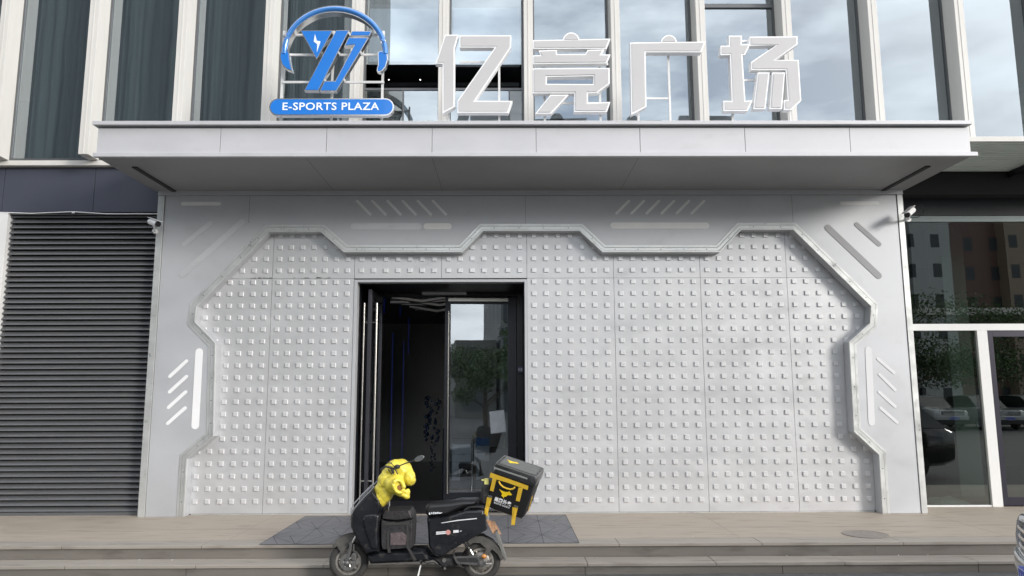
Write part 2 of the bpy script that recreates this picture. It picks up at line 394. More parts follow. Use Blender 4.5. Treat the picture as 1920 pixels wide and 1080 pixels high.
# strips set in the frame
def strip(p, q_, w_, m_, Y=0):
    a = U(*p, Y); c = U(*q_, Y); ww = w_/136.
    pts = capsule(a, c, ww); mb = MB(); mb.prism(pts, -.006, .002); o = mb.build('light_strip', m_, frame); return o
strip((373.5,660),(366,798),13.5,WHITE)
for a, c in (((318.5,706),(349.6,677)),((318,735),(349.6,706)),((316,764),(348,735)),((314.5,794),(347,765))): strip(a, c, 6, WHITE)
strip((1628,656),(1634,792),12,WHITE if 0 else mat('off white acrylic', (.68,.68,.69), .4))  # right hand strips use a slightly greyer acrylic
FNT = bpy.data.materials['off white acrylic']
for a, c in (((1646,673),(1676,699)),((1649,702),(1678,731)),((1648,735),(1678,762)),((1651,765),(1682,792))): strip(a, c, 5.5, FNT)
strip((343,382),(411,382),7,DIM); strip((1578,381),(1645,381),7,DIM)
for k in range(6):
    x = 670+28.4*k; strip((x,377),(x+24,402),5,DIM)
    x = 1179+28.2*k; strip((x,377),(x-23,400),5,DIM)
strip((664,424.5),(784,424.5),13,SILVER); strip((800,424.5),(841,424.5),12,DIM); strip((1150,423),(1324,423),12,DIM)
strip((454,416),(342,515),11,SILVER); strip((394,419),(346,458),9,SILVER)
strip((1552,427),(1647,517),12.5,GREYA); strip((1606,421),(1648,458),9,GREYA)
# dotted panels
PX = [-4.46, -3.29, -2.138, -.914, .292, 1.518, 2.741, 3.966, 5.19]
ZJ = U(1200,521,.15)[1]; zr = [.174+.1658*i for i in range(23)]
def inside(x, z, poly):
    c = False; n = len(poly)
    for i in range(n):
        (x1,z1),(x2,z2) = poly[i], poly[(i+1) % n]
        if (z1 > z) != (z2 > z) and x < (x2-x1)*(z-z1)/(z2-z1)+x1: c = not c
    return c
def studded(x0, x1, z0, z1):
    mb = MB(); mb.box(x0+.0025, x1-.0025, .15, .17, z0+.002, z1-.002); dxx = (x1-x0)/7
    for i in range(7):
        cx = x0+dxx*(i+.5)*.975+.0125*(x1-x0)
        for z in zr:
            if not (z0+.03 < z < z1-.03): continue
            s_ = .0305
            if not any(inside(cx+a, z+c, IN) for a in (-.05, .05) for c in (-.05, .05)): continue
            jx, jz = random.uniform(-.0012,.0012), random.uniform(-.0012,.0012); y1 = .133+random.uniform(-.0015,.0015)
            k = .0035
            a0, a1, c0, c1 = cx-s_+jx, cx+s_+jx, z-s_+jz, z+s_+jz
            vs = [(a0,.1505,c0),(a1,.1505,c0),(a1,.1505,c1),(a0,.1505,c1),(a0,y1+k,c0),(a1,y1+k,c0),(a1,y1+k,c1),(a0,y1+k,c1),
                  (a0+k,y1,c0+k),(a1-k,y1,c0+k),(a1-k,y1,c1-k),(a0+k,y1,c1-k)]
            fs = [(0,1,5,4),(1,2,6,5),(2,3,7,6),(3,0,4,7),(4,5,9,8),(5,6,10,9),(6,7,11,10),(7,4,8,11),(8,9,10,11),(0,3,2,1)]
            mb.add(vs, fs, 1)
    return mb.build('studded_panel', [SILVER, STUD], portal)
for i in range(8):
    if i in (2, 3): pass
    else: studded(PX[i], PX[i+1], .012, ZJ)
    studded(PX[i], PX[i+1], ZJ, 4.3)
bk = MB(); bk.box(XL+.095, -2.14, .173, .34, 0, 4.36); bk.box(.30, XR-.085, .173, .34, 0, 4.36); bk.box(-2.14, .30, .173, .34, 3.2, 4.36)
bk.build('backing', DARKJ, portal)
ln = MB(); OX0, OX1, OZ = -2.092, .256, 3.158
ln.box(PX[2]+.002, OX0, .142, .30, 0, OZ+.038); ln.box(OX1, PX[4]-.002, .142, .30, 0, OZ+.038); ln.box(OX0, OX1, .142, .30, OZ, OZ+.038)
ln.build('door_surround', SILVER2, portal, bevel=.002)
pieces('base_trim', TRIM, portal, [(IN[0][0]+.02, PX[2], .138, .149, .0, .011), (PX[4], IN[-1][0]-.02, .138, .149, .0, .011)])
# scuff marks near the joint above the door
sf = MB(); zz = ZJ
for k in range(34):
    x = random.choice([random.uniform(-3.6,-3.32), random.uniform(-3.0,-2.5)]); wz = random.uniform(.004,.016)
    sf.box(x, x+random.uniform(.01,.05), .1488, .1499, zz+.004, zz+.004+wz)
sf.build('scuff_marks', mat('old sealant', (.27,.27,.27), .8), portal)

# ================================================================ CANOPY
canopy = thing('entrance_canopy', 'wide silver metal canopy projecting over the studded entrance wall', 'canopy', (.37,-.76,ZT))
CX0, CX1, CY = -4.93, 5.65, -1.52
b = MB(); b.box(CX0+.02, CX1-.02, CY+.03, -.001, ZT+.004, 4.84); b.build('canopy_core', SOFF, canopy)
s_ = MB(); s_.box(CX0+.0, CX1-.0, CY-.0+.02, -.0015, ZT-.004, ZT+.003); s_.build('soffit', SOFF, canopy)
fj = [CX0-.01] + [U(p, 265, CY)[0] for p in (413,612,810,1005,1200,1397,1594)] + [CX1+.01]
for i in range(8):
    b = MB(); yj = random.uniform(-.002,.002)
    b.box(fj[i]+.003, fj[i+1]-.003, CY+yj, CY+.028, ZT+.05, 4.80); b.build('fascia_panel', CANOPY, canopy, bevel=.002)
b = MB(); b.box(CX0-.03, CX1+.07, CY-.035, CY+.02, ZT-.006, ZT+.045); b.build('bottom_trim', CANOPY, canopy, bevel=.003)
b = MB(); b.box(CX0-.05, CX1+.02, CY-.06, -.15, 4.825, 4.872); b.build('top_cap', CANOPY, canopy, bevel=.003)
pieces('side_panel', CANOPY, canopy, [(x0, x1, CY+.03, -.003, ZT+.05, 4.82) for x0, x1 in ((CX0-.01, CX0+.018), (CX1-.018, CX1+.01))], .002)
pieces('soffit_channel', DARKJ, canopy, [(x-.03, x+.03, -1.15, -.03, ZT-.02, ZT-.0045) for x in (-4.66, 5.34)])
pieces('soffit_joint', DARKJ, canopy, [(x-.0015, x+.0015, CY+.05, -.03, ZT-.0052, ZT-.0042) for x in [U(p_, 330, -.8)[0] for p_ in (820, 1180, 600)]])

# ================================================================ UPPER OFFICE FACADE
bld = thing('commercial_building', 'upper storey with cream vertical fins and reflective windows above the canopy', 'building', (.4, 3, 0))
FY, GY, ZB, ZH = -.25, .05, 4.90, 9.0
fins = [(-8.41,-8.28),(-7.171,-7.050),(-5.916,-5.783),(-4.655,-4.525),(-3.421,-3.291),(-2.193,-2.062),(-.951,-.824),(.259,.388),(1.502,1.629),(2.721,2.853),(3.958,4.090),(5.197,5.330),(6.449,6.580),(7.69,7.82),(8.93,9.06),(10.17,10.30),(11.41,11.54)]
for i, (a, c) in enumerate(fins):
    b = MB(); b.box(a, c, FY, GY+.06, ZB+.0, ZH)
    md = (a+c)/2
    b.box(md-.012, md+.012, FY-.006, FY-.0005, ZB+.01, ZH-.01)
    b.build('fin', FIN, bld, bevel=.006)
for i in range(len(fins)-1):
    a = fins[i][1]; c = fins[i+1][0]
    f_ = MB()
    f_.box(a, a+.03, GY-.02, GY+.05, ZB, ZH); f_.box(c-.03, c, GY-.02, GY+.05, ZB, ZH); f_.box(a+.03, c-.03, GY-.02, GY+.05, ZB, ZB+.03)
    if i == 9: f_.box(a+.03, c-.03, GY-.03, GY+.05, U(1380,16,GY)[1], U(1380,16,GY)[1]+.06)
    wf = f_.build('window_frame', WFRM, bld)
    if i in (5, 6):
        zc_ = U(750, 121, GY)[1]; zd_ = U(750, 170, GY)[1]; g_ = MB(); g_.box(a+.031, c-.031, GY, GY+.012, zc_, ZH); g_.build('window_glass', UGLASS, wf)
        xm = U(756 if i == 5 else 955, 200, GY)[0]
        for xa, xb, gm in ((a+.031, xm-.01, SGLASS if i == 5 else UGLASS), (xm+.01, c-.031, UGLASS if i == 5 else SGLASS)):
            g_ = MB(); g_.box(xa, xb, GY, GY+.012, ZB+.031, zd_); g_.build('window_glass', gm, wf)
        f_ = MB(); f_.box(a+.03, c-.03, GY-.015, GY+.04, zd_, zd_+.035); f_.box(xm-.01, xm+.01, GY-.015, GY+.04, ZB+.03, zd_); f_.build('window_bar', WFRM, wf)
        continue
    g_ = MB(); g_.box(a+.031, c-.031, GY, GY+.012, ZB+.031, ZH); g_.build('window_glass', UGLASS, wf)
pieces('window_sill', FIN, bld, [(-12, -4.95, GY-.03, .2, ZB-.075, ZB-.002), (5.7, 12, GY-.03, .2, ZB-.075, ZB-.002)], .004)
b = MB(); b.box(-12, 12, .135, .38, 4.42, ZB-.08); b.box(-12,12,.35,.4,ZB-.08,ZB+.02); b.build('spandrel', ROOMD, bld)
# interior of the upper rooms
b = MB(); b.box(-12, 12, .4, 7, ZB-.1, ZB+.0); b.box(-12, 12, .3, 7, 8.6, 8.8); b.box(-12,12,6.9,7,ZB,8.6); b.box(-3.3,-3.2,.45,7,ZB,8.6); b.box(-12.1,-12,.3,7,ZB,8.6); b.box(12,12.1,.3,7,ZB,8.6)
b.box(-2.1, 1.5, .5, 2.6, 6.62, 6.70)
b.build('interior_rooms', ROOM, bld)
b = MB(); b.box(-12,12,.05,8,ZH,ZH+.3); b.box(-12.3,-12.1,.1,8,0,ZH); b.box(-12.1,-8.42,.0,.3,ZB,ZH); b.box(11.55,12.1,.0,.3,ZB,ZH); b.box(12.1,12.3,.1,8,0,ZH); b.box(-12,12,7.9,8,0,ZH); b.build('building_shell', FIN, bld)
# pleated curtains behind the left windows
for i in range(1, 5):
    a = fins[i][1]+.05; c = fins[i+1][0]-.05; b = MB(); n = 46 if i < 4 else 90; vs = []
    amp = .035 if i < 4 else .012
    for k in range(n+1):
        t = k/n; y = .34 + amp*math.sin(t*math.pi*(13 if i < 4 else 44)) + .01*math.sin(t*31+i)
        vs += [(a+(c-a)*t, y, ZB+.04), (a+(c-a)*t, y, 8.5)]
    b.add(vs, [(2*k, 2*k+2, 2*k+3, 2*k+1) for k in range(n)]); o = b.build('curtain', CURT, bld, smooth=True)
b = MB(); n = 30; a, c = -2.03, -1.6; vs = []
for k in range(n+1):
    t = k/n; y = .36+.02*math.sin(t*math.pi*12); vs += [(a+(c-a)*t, y, ZB+.04), (a+(c-a)*t, y, 5.68)]
b.add(vs, [(2*k, 2*k+2, 2*k+3, 2*k+1) for k in range(n)]); b.build('curtain', CURT, bld, smooth=True)
# roller blinds in the two middle windows
for i, (top, bot) in ((5, (19, 118)), (6, (17, 122))):
    a = fins[i][1]+.05; c = fins[i+1][0]-.05
    z1 = U(750, top, .16)[1]; z0 = U(750, bot, .16)[1]
    b = MB(); b.box(a, c, .15, .154, z0, z1+.02); b.box(a, c, .135, .165, z0-.035, z0+.01, 1)
    b.cyl((a, .17, z1+.05), (c, .17, z1+.05), .04, n=14, m=1); b.build('roller_blind', [BLIND, WFRM], bld)
    zt2 = U(750, 158, .9)[1]
    b = MB(); b.box(a, c, .9, 1.0, zt2-.03, zt2+.03); b.build('inner_beam', WFRM, bld)
# pale boards added behind the lower panes, standing in for reflected sky
pieces('sky_reflection_board', mat('pale board', (.75,.77,.82), .6), bld, [(-1.58, -1.02, .42, .46, ZB+.05, 5.62), (-.76,-.42,.42,.46,ZB+.05,5.62)])
lm = emit('downlight', (1,.97,.9), 6)
for px, py in ((788,81),(788,148),(729,148)):
    x, z = U(px, py, .3 if py < 100 else 1.2); b = MB(); b.ball((x, .3 if py < 100 else 1.2, z), .018 if py > 100 else .012, 0, 10, 6); b.build('ceiling_downlight', lm, bld)

# ================================================================ LEFT SIDE: dark panels and louvres
lw = thing('panelled_wall', 'dark blue grey panelled wall band above the black louvres', 'wall', (-7,.12,4.1))
z0 = U(150,398,.12)[1]
xs = [-12] + [U(178,350,.12)[0], XL+.06]; xs.insert(1, U(8,350,.12)[0]); xs[2:2] = []
for i in range(len(xs)-1):
    b = MB(); b.box(xs[i]+.004, xs[i+1]-.004, .11, .13, z0, ZB-.077); b.build('panel', NAVY, lw, bevel=.002)
b = MB(); b.box(-12, XL+.05, .131, .3, z0+.001, ZB-.08); b.build('backing', DARKJ, lw)
lv = thing('louvre_screen', 'tall dark grey horizontal louvre screen left of the silver entrance', 'louvre screen', (-7,.2,0))
b = MB(); x0l = U(17,440,.16)[0]; z = .05
while z < z0-.03:
    # each blade: sloped front face with a rolled lower lip
    x1l = XL+.02
    vs = []
    prof = [(.16,z),(.165,z+.012),(.215,z+.058),(.222,z+.058),(.172,z+.0),(.165,z-.004)]
    for x in (x0l, x1l): vs += [(x, a, c) for a, c in prof]
    b.add(vs, [(i, (i+1) % 6, 6+(i+1) % 6, 6+i) for i in range(6)] + [tuple(range(6)), tuple(range(6, 12))]); z += .0765
b.build('louvre_blade', LOUV, lv)
b = MB(); b.box(x0l, XL+.05, .26, .32, 0, z0); b.build('backing', DARKJ, lv)
b = MB(); b.box(x0l, XL+.02, .14, .24, 0, .04); b.box(x0l, XL+.02, .14,.24, z0-.03, z0-.002); b.build('rail', LOUV, lv)
o = MB(); o.box(x0l-.14, x0l-.002, .10, .3, 0, z0-.004); o = o.build('corner_post', WHITEF, base=(x0l-.07,.2,0), bevel=.004)
tag(o, 'pale metal corner post at the far left edge of the louvres', 'post')
o = MB(); o.box(-12, x0l-.145, .16, .3, 0, z0-.004); o = o.build('side_wall', NAVY, base=(-9,.2,0)); tag(o, 'dark wall beyond the pale post left of the louvres', 'wall')
b = MB(); pts = [(-8, .10, z0+.02)]
for px, py in ((60,400),(137,397),(200,401),(296,401)): x, zc = U(px, py, .1); pts.append((x, .1, zc))
b.tube(pts, .006, 6); xx, zc = U(137,398,.09); b.box(xx-.015, xx+.015, .085,.108,zc-.012,zc+.012)
o = b.build('wall_cable', WHITE, base=(-6.5,.1,z0)); tag(o, 'thin pale cable running along the top of the louvres', 'cable')

# ================================================================ RIGHT SIDE: awning and shopfront
aw = thing('glass_awning', 'ribbed translucent awning over the right hand shopfront', 'awning', (8,-.3,4.75))
ax0 = 5.72
RIB = mat('ribbed soffit', (.70,.76,.72), .4, .1, var=.12, scale=2.5, stretch=(.4,14,1), dirt=((.3,.33,.3), .55, .5))
b = MB(); b.box(ax0, 12, -1.17, .5, 4.755, 4.775)
y = -1.12
while y < .5: b.box(ax0+.01, 12, y, y+.025, 4.746, 4.7545); y += .085
b.build('awning_sheet', RIB, aw)
b = MB(); b.box(ax0-.03, 12, -1.21, -1.171, 4.735, 4.80); b.box(ax0-.03, ax0-.001, -1.17, .5, 4.735, 4.79); b.build('awning_edge', FIN, aw, bevel=.003)
pieces('awning_beam', BLACK, aw, [(x-.035, x+.035, -1.15, .5, 4.66, 4.745) for x in (7.28, 8.9, 10.5)])
sf = thing('shopfront', 'glazed shopfront with white frames right of the silver entrance', 'shopfront', (7.5,.55,0))
SY = .55; sx0 = 5.60
zbh, zst = U(1800,405,SY)[1], U(1800,416,SY)[1]; zt1, zt0 = U(1800,607.5,SY)[1], U(1800,620,SY)[1]; zbt = U(1800,947,SY)[1]
b = MB(); b.box(sx0, 12, SY-.04, SY+.3, zbh, 4.752); b.build('header', mat('header charcoal', (.028,.031,.037), .5, .1, var=.08), sf)
b = MB(); b.box(sx0, 12, SY-.02, SY+.1, zst, zbh-.001); b.build('header_trim', mat('grey green trim', (.2,.24,.24), .4, .3), sf)
mul = U(1846,700,SY)[0]; mw = .075; lx1 = U(1716,800,SY)[0]
b = MB(); b.box(sx0, 12, SY-.03, SY+.05, zt0, zt1); b.box(sx0, lx1, SY-.028, SY+.05, 0, zt0); b.box(sx0, lx1-.01, SY-.028, SY+.05, zt1, zst)
b.box(mul-mw, mul+mw, SY-.031, SY+.05, .0, zt0); b.box(lx1, mul-mw, SY-.02, SY+.05, 0, zbt)
b.build('shopfront_frame', WHITEF, sf, bevel=.003)
PURP = mat('door frame purple black', (.018,.016,.03), .35, .3)
b = MB(); dx0, dx1 = mul+mw, mul+mw+1.1
b.box(dx0, dx0+.09, SY-.01, SY+.04, .012, zt0); b.box(dx1-.09, dx1, SY-.01, SY+.04, .012, zt0); b.box(dx0+.09, dx1-.09, SY-.01, SY+.04, zt0-.09, zt0); b.box(dx0+.09, dx1-.09, SY-.01, SY+.04, .012, .13)
sdr = b.build('door_leaf', PURP, sf, bevel=.002)
b = MB(); b.box(dx0+.09, dx1-.09, SY+.01, SY+.02, .13, zt0-.09); b.build('door_glass', SGLASS, sdr)
for (a, c, d, e) in ((lx1-.01, 12, zt1, zst), (lx1, mul-mw, zbt, zt0), (dx1+.001, 12, 0, zt0)):
    b = MB(); b.box(a, c, SY+.01, SY+.022, d, e); b.build('window_pane', SGLASS, sf)
b = MB(); b.box(5.7, 12, SY+.3, 6, 4.3, 4.5); b.box(5.64, 5.7, SY+.06, 6, 0, 4.4); b.box(5.7, 12, 5.9, 6, 0, 4.3); b.box(12,12.1,SY,6,0,4.4); b.box(7.05,7.42,1.6,1.97,0,4.3,1); b.box(5.7,12,SY+.03,6,-.03,-.003,2)
b.build('shop_interior', [mat('shop wall', (.045,.045,.04), .8, var=.2), mat('pale upright', (.30,.33,.30), .7), mat('shop floor', (.09,.09,.095), .3)], sf)  # walls, a pale upright block behind the pane, floor
# crumpled bag on the floor inside
b = MB(); n, k = 26, 10; vs = []; bc = U(1770, 943, .95)
for i in range(n):
    for j in range(k):
        u, v = i/(n-1), j/(k-1); x = bc[0]-.280+.56*u; y = .72+.4*v
        h = .10*math.sin(math.pi*u)**.6*math.sin(math.pi*v)**.6*(.7+.6*mnoise.noise(Vector((u*5, v*4, 2)))); vs.append((x, y, .008+max(0, h)+.02*abs(mnoise.noise(Vector((u*14,v*9,5))))*math.sin(math.pi*u)))
b.add(vs, [(i*k+j, (i+1)*k+j, (i+1)*k+j+1, i*k+j+1) for i in range(n-1) for j in range(k-1)])
o = b.build('plastic_sheet', mat('thin white plastic', (.7,.74,.72), .35), base=(bc[0], .9, 0), smooth=True); tag(o, 'crumpled white plastic lying on the floor behind the right shop window', 'plastic sheet')

# ================================================================ ENTRANCE DOORS
ent = thing('entrance_doorway', 'black double glass doorway with its left leaf standing open', 'doorway', (-.9, 1.4, 0))
DY = 1.4
b = MB(); b.box(OX0-.06, OX0-.001, .301, DY+.05, 0, OZ+.04); b.box(OX1+.001, OX1+.06, .301, DY+.05, 0, OZ+.04); b.box(OX0, OX1, .301, DY-.06, OZ, OZ+.05); b.build('reveal', BLACK, ent)
lxh = -1.955; rx0, rx1 = -.958, .155
b = MB(); b.box(OX0, lxh-.03, DY-.05, DY+.05, 0, OZ-.001); b.box(rx1+.006, OX1, DY-.05, DY+.05, 0, OZ-.001); b.box(lxh-.03, rx1+.006, DY-.05, DY+.05, 3.11, OZ-.001); b.build('door_frame', BLACK, ent, bevel=.003)
b = MB(); xa, za = U(792,545,1.28); xb, zb_ = U(875,553,1.28); b.box(xa, xb, 1.2, 1.33, zb_, za); b.build('door_sensor', mat('sensor grey', (.45,.46,.45), .4, .2), ent, bevel=.008)
def leaf(name, Wd, hinge, ang, handles):
    """leaf built in local space: hinge at x=0, spans to x=Wd, faces -y"""
    e = bpy.data.objects.new(name, None); COL.objects.link(e); e.parent = ent
    e.location = Vector((hinge[0], hinge[1], 0))-ent.location; e.rotation_euler.z = ang
    sg = 1 if Wd > 0 else -1; W_ = abs(Wd)
    def bx(mb, a, c, *r): a, c = (a*sg, c*sg); mb.box(min(a,c), max(a,c), *r)
    mb = MB(); bx(mb, 0, .135 if W_>1.05 else .06, -.025,.025,.012,3.095); bx(mb, W_-.09, W_, -.025,.025,.012,3.095)
    st = .135 if W_>1.05 else .06
    bx(mb, st, W_-.09, -.025,.025,2.99,3.095); bx(mb, st, W_-.09, -.025,.025,.012,.13)
    f_ = mb.build('leaf_frame', DOORF, e, local=True, bevel=.003)
    mb = MB(); bx(mb, st, W_-.09, -.006,.006,.13,2.99); mb.build('leaf_glass', DGLASS, f_, local=True)
    mb = MB(); xh = W_-.06
    for side in handles:
        y = .09*side
        mb.cyl((xh*sg, y, handles[side][0]), (xh*sg, y, handles[side][1]), .017, n=14)
        for z in (.4, 2.62) if W_ < 1.05 else (.55, 2.5): mb.cyl((xh*sg, .025*side, z), (xh*sg, y, z), .009, n=8)
    mb.build('pull_handle', STEEL, f_, local=True, smooth=True)
    return e, f_
lL, _ = leaf('open_leaf', .96, (lxh, DY-.05), R(-90), {-1: (.08, 2.90), 1: (.08, 2.90)})
lR, rf = leaf('closed_leaf', -(rx1-rx0), (rx1, DY), R(3.5), {-1: (.12, 2.87)})
b = MB(); b.box(-1.06, -.13, -.045, -.026, 3.03, 3.08); b.build('top_bar', STEEL, rf, local=True)
# access panel on the right reveal
b = MB(); xa, za = U(971,687,1.3); b.box(OX1-.085, OX1-.001, 1.25, 1.34, za-.10, za); o = b.build('access_panel', mat('panel plastic', (.06,.055,.12), .4), ent, bevel=.004)
b = MB(); b.box(OX1-.075,OX1-.05,1.246,1.2495,za-.07,za-.03); b.box(OX1-.04,OX1-.012,1.246,1.2495,za-.075,za-.025); b.build('panel_button', mat('button', (.4,.42,.5), .4), o)
# notice taped inside the glass
def flat(name, pts, y0, y1, m_, label, cat):
    cx = sum(p[0] for p in pts)/len(pts); cz = sum(p[1] for p in pts)/len(pts)
    mb = MB(); mb.prism(pts, y0, y1); o = mb.build(name, m_, base=(cx, y0, cz)); return tag(o, label, cat)
flat('paper_notice', UP([(917.5,772),(945,768.5),(949,809.5),(920.5,813)], 1.30), 1.30, 1.303, mat('paper', (.62,.66,.70), .7, var=.12, scale=9), 'white paper notice taped askew on the right glass door', 'notice')
# lobby
lob = thing('lobby_interior', 'dark lobby with blue light lines beyond the open doorway', 'lobby', (-.9,3,0))
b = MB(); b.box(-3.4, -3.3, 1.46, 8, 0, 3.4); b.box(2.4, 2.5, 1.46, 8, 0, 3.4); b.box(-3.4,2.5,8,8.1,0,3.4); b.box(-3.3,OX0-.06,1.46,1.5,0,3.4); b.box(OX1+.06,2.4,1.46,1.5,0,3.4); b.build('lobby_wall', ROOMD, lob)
b = MB(); b.box(-3.4, 2.5, 1.396, 8, -.03, 0.0); b.build('lobby_floor', mat('lobby floor', (.02,.02,.025), .15, 0, var=.1), lob)
b = MB(); b.box(-3.4, 2.5, 1.46, 8, 3.3, 3.4); b.build('lobby_ceiling', mat('lobby ceiling', (.03,.03,.035), .25, .4), lob)
b = MB()
for k in range(9):
    x = -1.55+random.uniform(-.1,.9); y = 2.0+.22*k; b.tube([(x-.5, y, 3.2), (x, y+.1, 3.17+random.uniform(-.05,.05)), (x+.55, y, 3.22)], .05, 8)
b.build('ceiling_duct', mat('foil duct', (.55,.53,.5), .3, .9, bump=.6, bscale=18), lob, smooth=True)
LED = emit('blue led', (.03,.10,1), .05)
b = None
for px, y0p, y1p, Y in ((720.5,560,588,2.2),(750.5,575,593,3.2),(766.5,596,664,3.6),(736.5,624,872,3.0),(757,640,872,3.6)):
    x, za = U(px, y0p, Y); _, zb_ = U(px, y1p, Y); pieces('led_line', LED, lob, [(x-.0022, x+.0022, Y, Y+.01, zb_, za)])
# balloon column of dark glossy balls
o = thing('balloon_column', 'column of dark shiny balloons just inside the open doorway', 'balloons', (-1.1, 3.2, 0))
GB = mat('shiny dark balloon', (.05,.07,.13), .12, .85); b = MB()
for k in range(80):
    t = k/80; px = 812+random.uniform(-16,14)*(1 if t < .6 else .35); py = 745+140*t; x, z = U(px, py, 3.2)
    b.ball((x, 3.2+random.uniform(-.12,.12), z), random.uniform(.018,.036) if t < .6 else .014, 0, 12, 8)
b.cyl((-1.12,3.2,0),(-1.12,3.2,1.0),.012); b.build('balloon_cluster', GB, o, smooth=True)
# reception counter, bin, rope post, card
cx0, cz1 = U(848, 833, 2.6); cx1, _ = U(888, 833, 2.6)
o = MB(); o.box(cx0, cx1+.1, 2.6, 3.3, .16, cz1)
for k in range(6): o.box(cx0-.002, cx1+.1, 2.597, 2.5985, .2+k*.13, .203+k*.13, 1)
o = o.build('reception_counter', [mat('counter white', (.8,.84,.88), .5), DARKJ], base=(cx0+.3,2.9,0)); tag(o, 'white reception counter behind the glass of the closed door leaf', 'counter')
o = thing('waste_bin', 'black waste bin standing in front of the white counter behind the door glass', 'bin', (-.62,2.2,0))
xa, za = U(862,868,2.2); xb, _ = U(893,868,2.2)
b = MB(); b.box(xa+.01, xb-.01, 2.1, 2.4, .01, za-.08); b.build('bin_body', BLACK, o, bevel=.01)
b = MB(); b.box(xa-.01, xb+.01, 2.08, 2.42, za-.079, za); b.build('bin_lid', BLACK, o, bevel=.015)
xa, za = U(886,832,2.0)
b = MB(); b.cyl((xa,2.0,0.02),(xa,2.0,za),.022); b.lathe((xa,2.0,0),[(.15,0),(.15,.012),(.03,.035),(0,.035)],24,0,'z'); b.cyl((xa,2.0,za-.001),(xa,2.0,za+.03),.03)
o = b.build('barrier_post', STEEL, base=(xa,2.0,0), smooth=True); tag(o, 'chrome barrier post inside the closed door leaf', 'barrier post')
flat('display_card', UP([(893,821),(917,821),(917,836),(893,836)], 2.5), 2.5, 2.505, mat('blue card', (.02,.13,.36), .5), 'blue card propped above the reception counter behind glass', 'card')
flat('paper_stack', UP([(893,837),(917,837),(917,862),(895,862)], 2.49), 2.49, 2.5, mat('paper sheet', (.5,.56,.62), .6), 'pale paper sheet hanging below the blue card behind glass', 'paper')
o = MB(); xa, za = U(947,825,2.0); o.lathe((xa,2.0,za-.12),[(.028,0),(.032,.01),(.032,.15),(.015,.18),(.014,.21),(0,.21)],20,0,'z'); o = o.build('bottle', mat('pale green bottle',(.3,.36,.22),.2), base=(xa,2,za), smooth=True); tag(o,'pale green bottle near the right edge of the door glass','bottle')
o = MB(); o.box(xa-.25, xa+.2, 1.9, 2.2, .01, za-.121); o=o.build('side_table', ROOMD, base=(xa,2,0), bevel=.01); tag(o,'black side table under the green bottle behind the door glass','table')

# ================================================================ CAMERAS ON THE WALL
def cctv(name, body_px, nose_px, mount_px, label, loop):
    Yc = -.22
    a = U(*body_px, Yc); c = U(*nose_px, Yc-.05); mnt = U(*mount_px, -.02)
    t = thing(name, label, 'security camera', (mnt[0], -.02, mnt[1]), 'security cameras at the corners of the entrance')
    p = Vector((a[0], Yc+.02, a[1])); q_ = Vector((c[0], Yc-.07, c[1])); d = (q_-p).normalized(); side = d.cross(Vector((0,0,1))).normalized(); up = side.cross(d)
    def ring(o_, w_, h_): return [tuple(o_ + side*w_*math.cos(k*math.pi/6+.26)*1.15 + up*h_*math.sin(k*math.pi/6+.26)*1.15) for k in range(12)]
    b = MB(); b.loft([ring(p, .028,.028), ring(p+d*.015,.036,.036), ring(q_-d*.02,.036,.036)]); body = b.build('camera_body', WHITE, t, smooth=True)
    b = MB(); b.loft([ring(q_-d*.019, .034,.034), ring(q_+d*.005,.034,.034)]); b.build('lens', BLACK, body, smooth=True)
    b = MB(); hp = [tuple(p + up*.045 + side*s_*.04 + d*e) for s_, e in ((-1,-.01),(1,-.01))] + [tuple(q_ + up*.045 + side*s_*.04 + d*.05) for s_ in (1,-1)]
    hq = [tuple(Vector(x)+up*.006) for x in hp]; b.add(hp+hq, [(0,1,2,3),(4,5,6,7),(0,1,5,4),(1,2,6,5),(2,3,7,6),(3,0,4,7)]); b.build('sun_hood', WHITE, body)
    b = MB(); mid = (p+q_)/2; b.tube([tuple(mid - up*.03), (mid.x, mid.y+.02, mnt[1]+.015), (mnt[0], -.03, mnt[1])], .014, 8); b.build('bracket', WHITE, t, smooth=True)
    b = MB(); b.cyl((mnt[0], -.035, mnt[1]), (mnt[0], -.0125, mnt[1]), .038, n=20); b.build('mount', WHITE, t)
    b = MB(); b.tube(loop, .005, 6); b.build('cable', BLACK, t, smooth=True)
    return t
x, z = U(291,437,-.03); cctv('security_camera', (279,414), (298,421), (291,434), 'white security camera on the left edge of the entrance, over the louvres',
     [(x,-.03,z),(x+.02,-.07,z-.03),(x-.04,-.09,z+.02),(x-.06,-.15,z+.06)])
x, z = U(1704,408,-.03); cctv('security_camera', (1714,392), (1699,404), (1703,411), 'white security camera on the right edge of the entrance, with a looped cable',
     [(x,-.03,z),(x+.1,-.08,z-.01),(x+.17,-.1,z+.05),(x+.17,-.12,z+.14),(x+.11,-.14,z+.17),(x+.08,-.16,z+.13)])

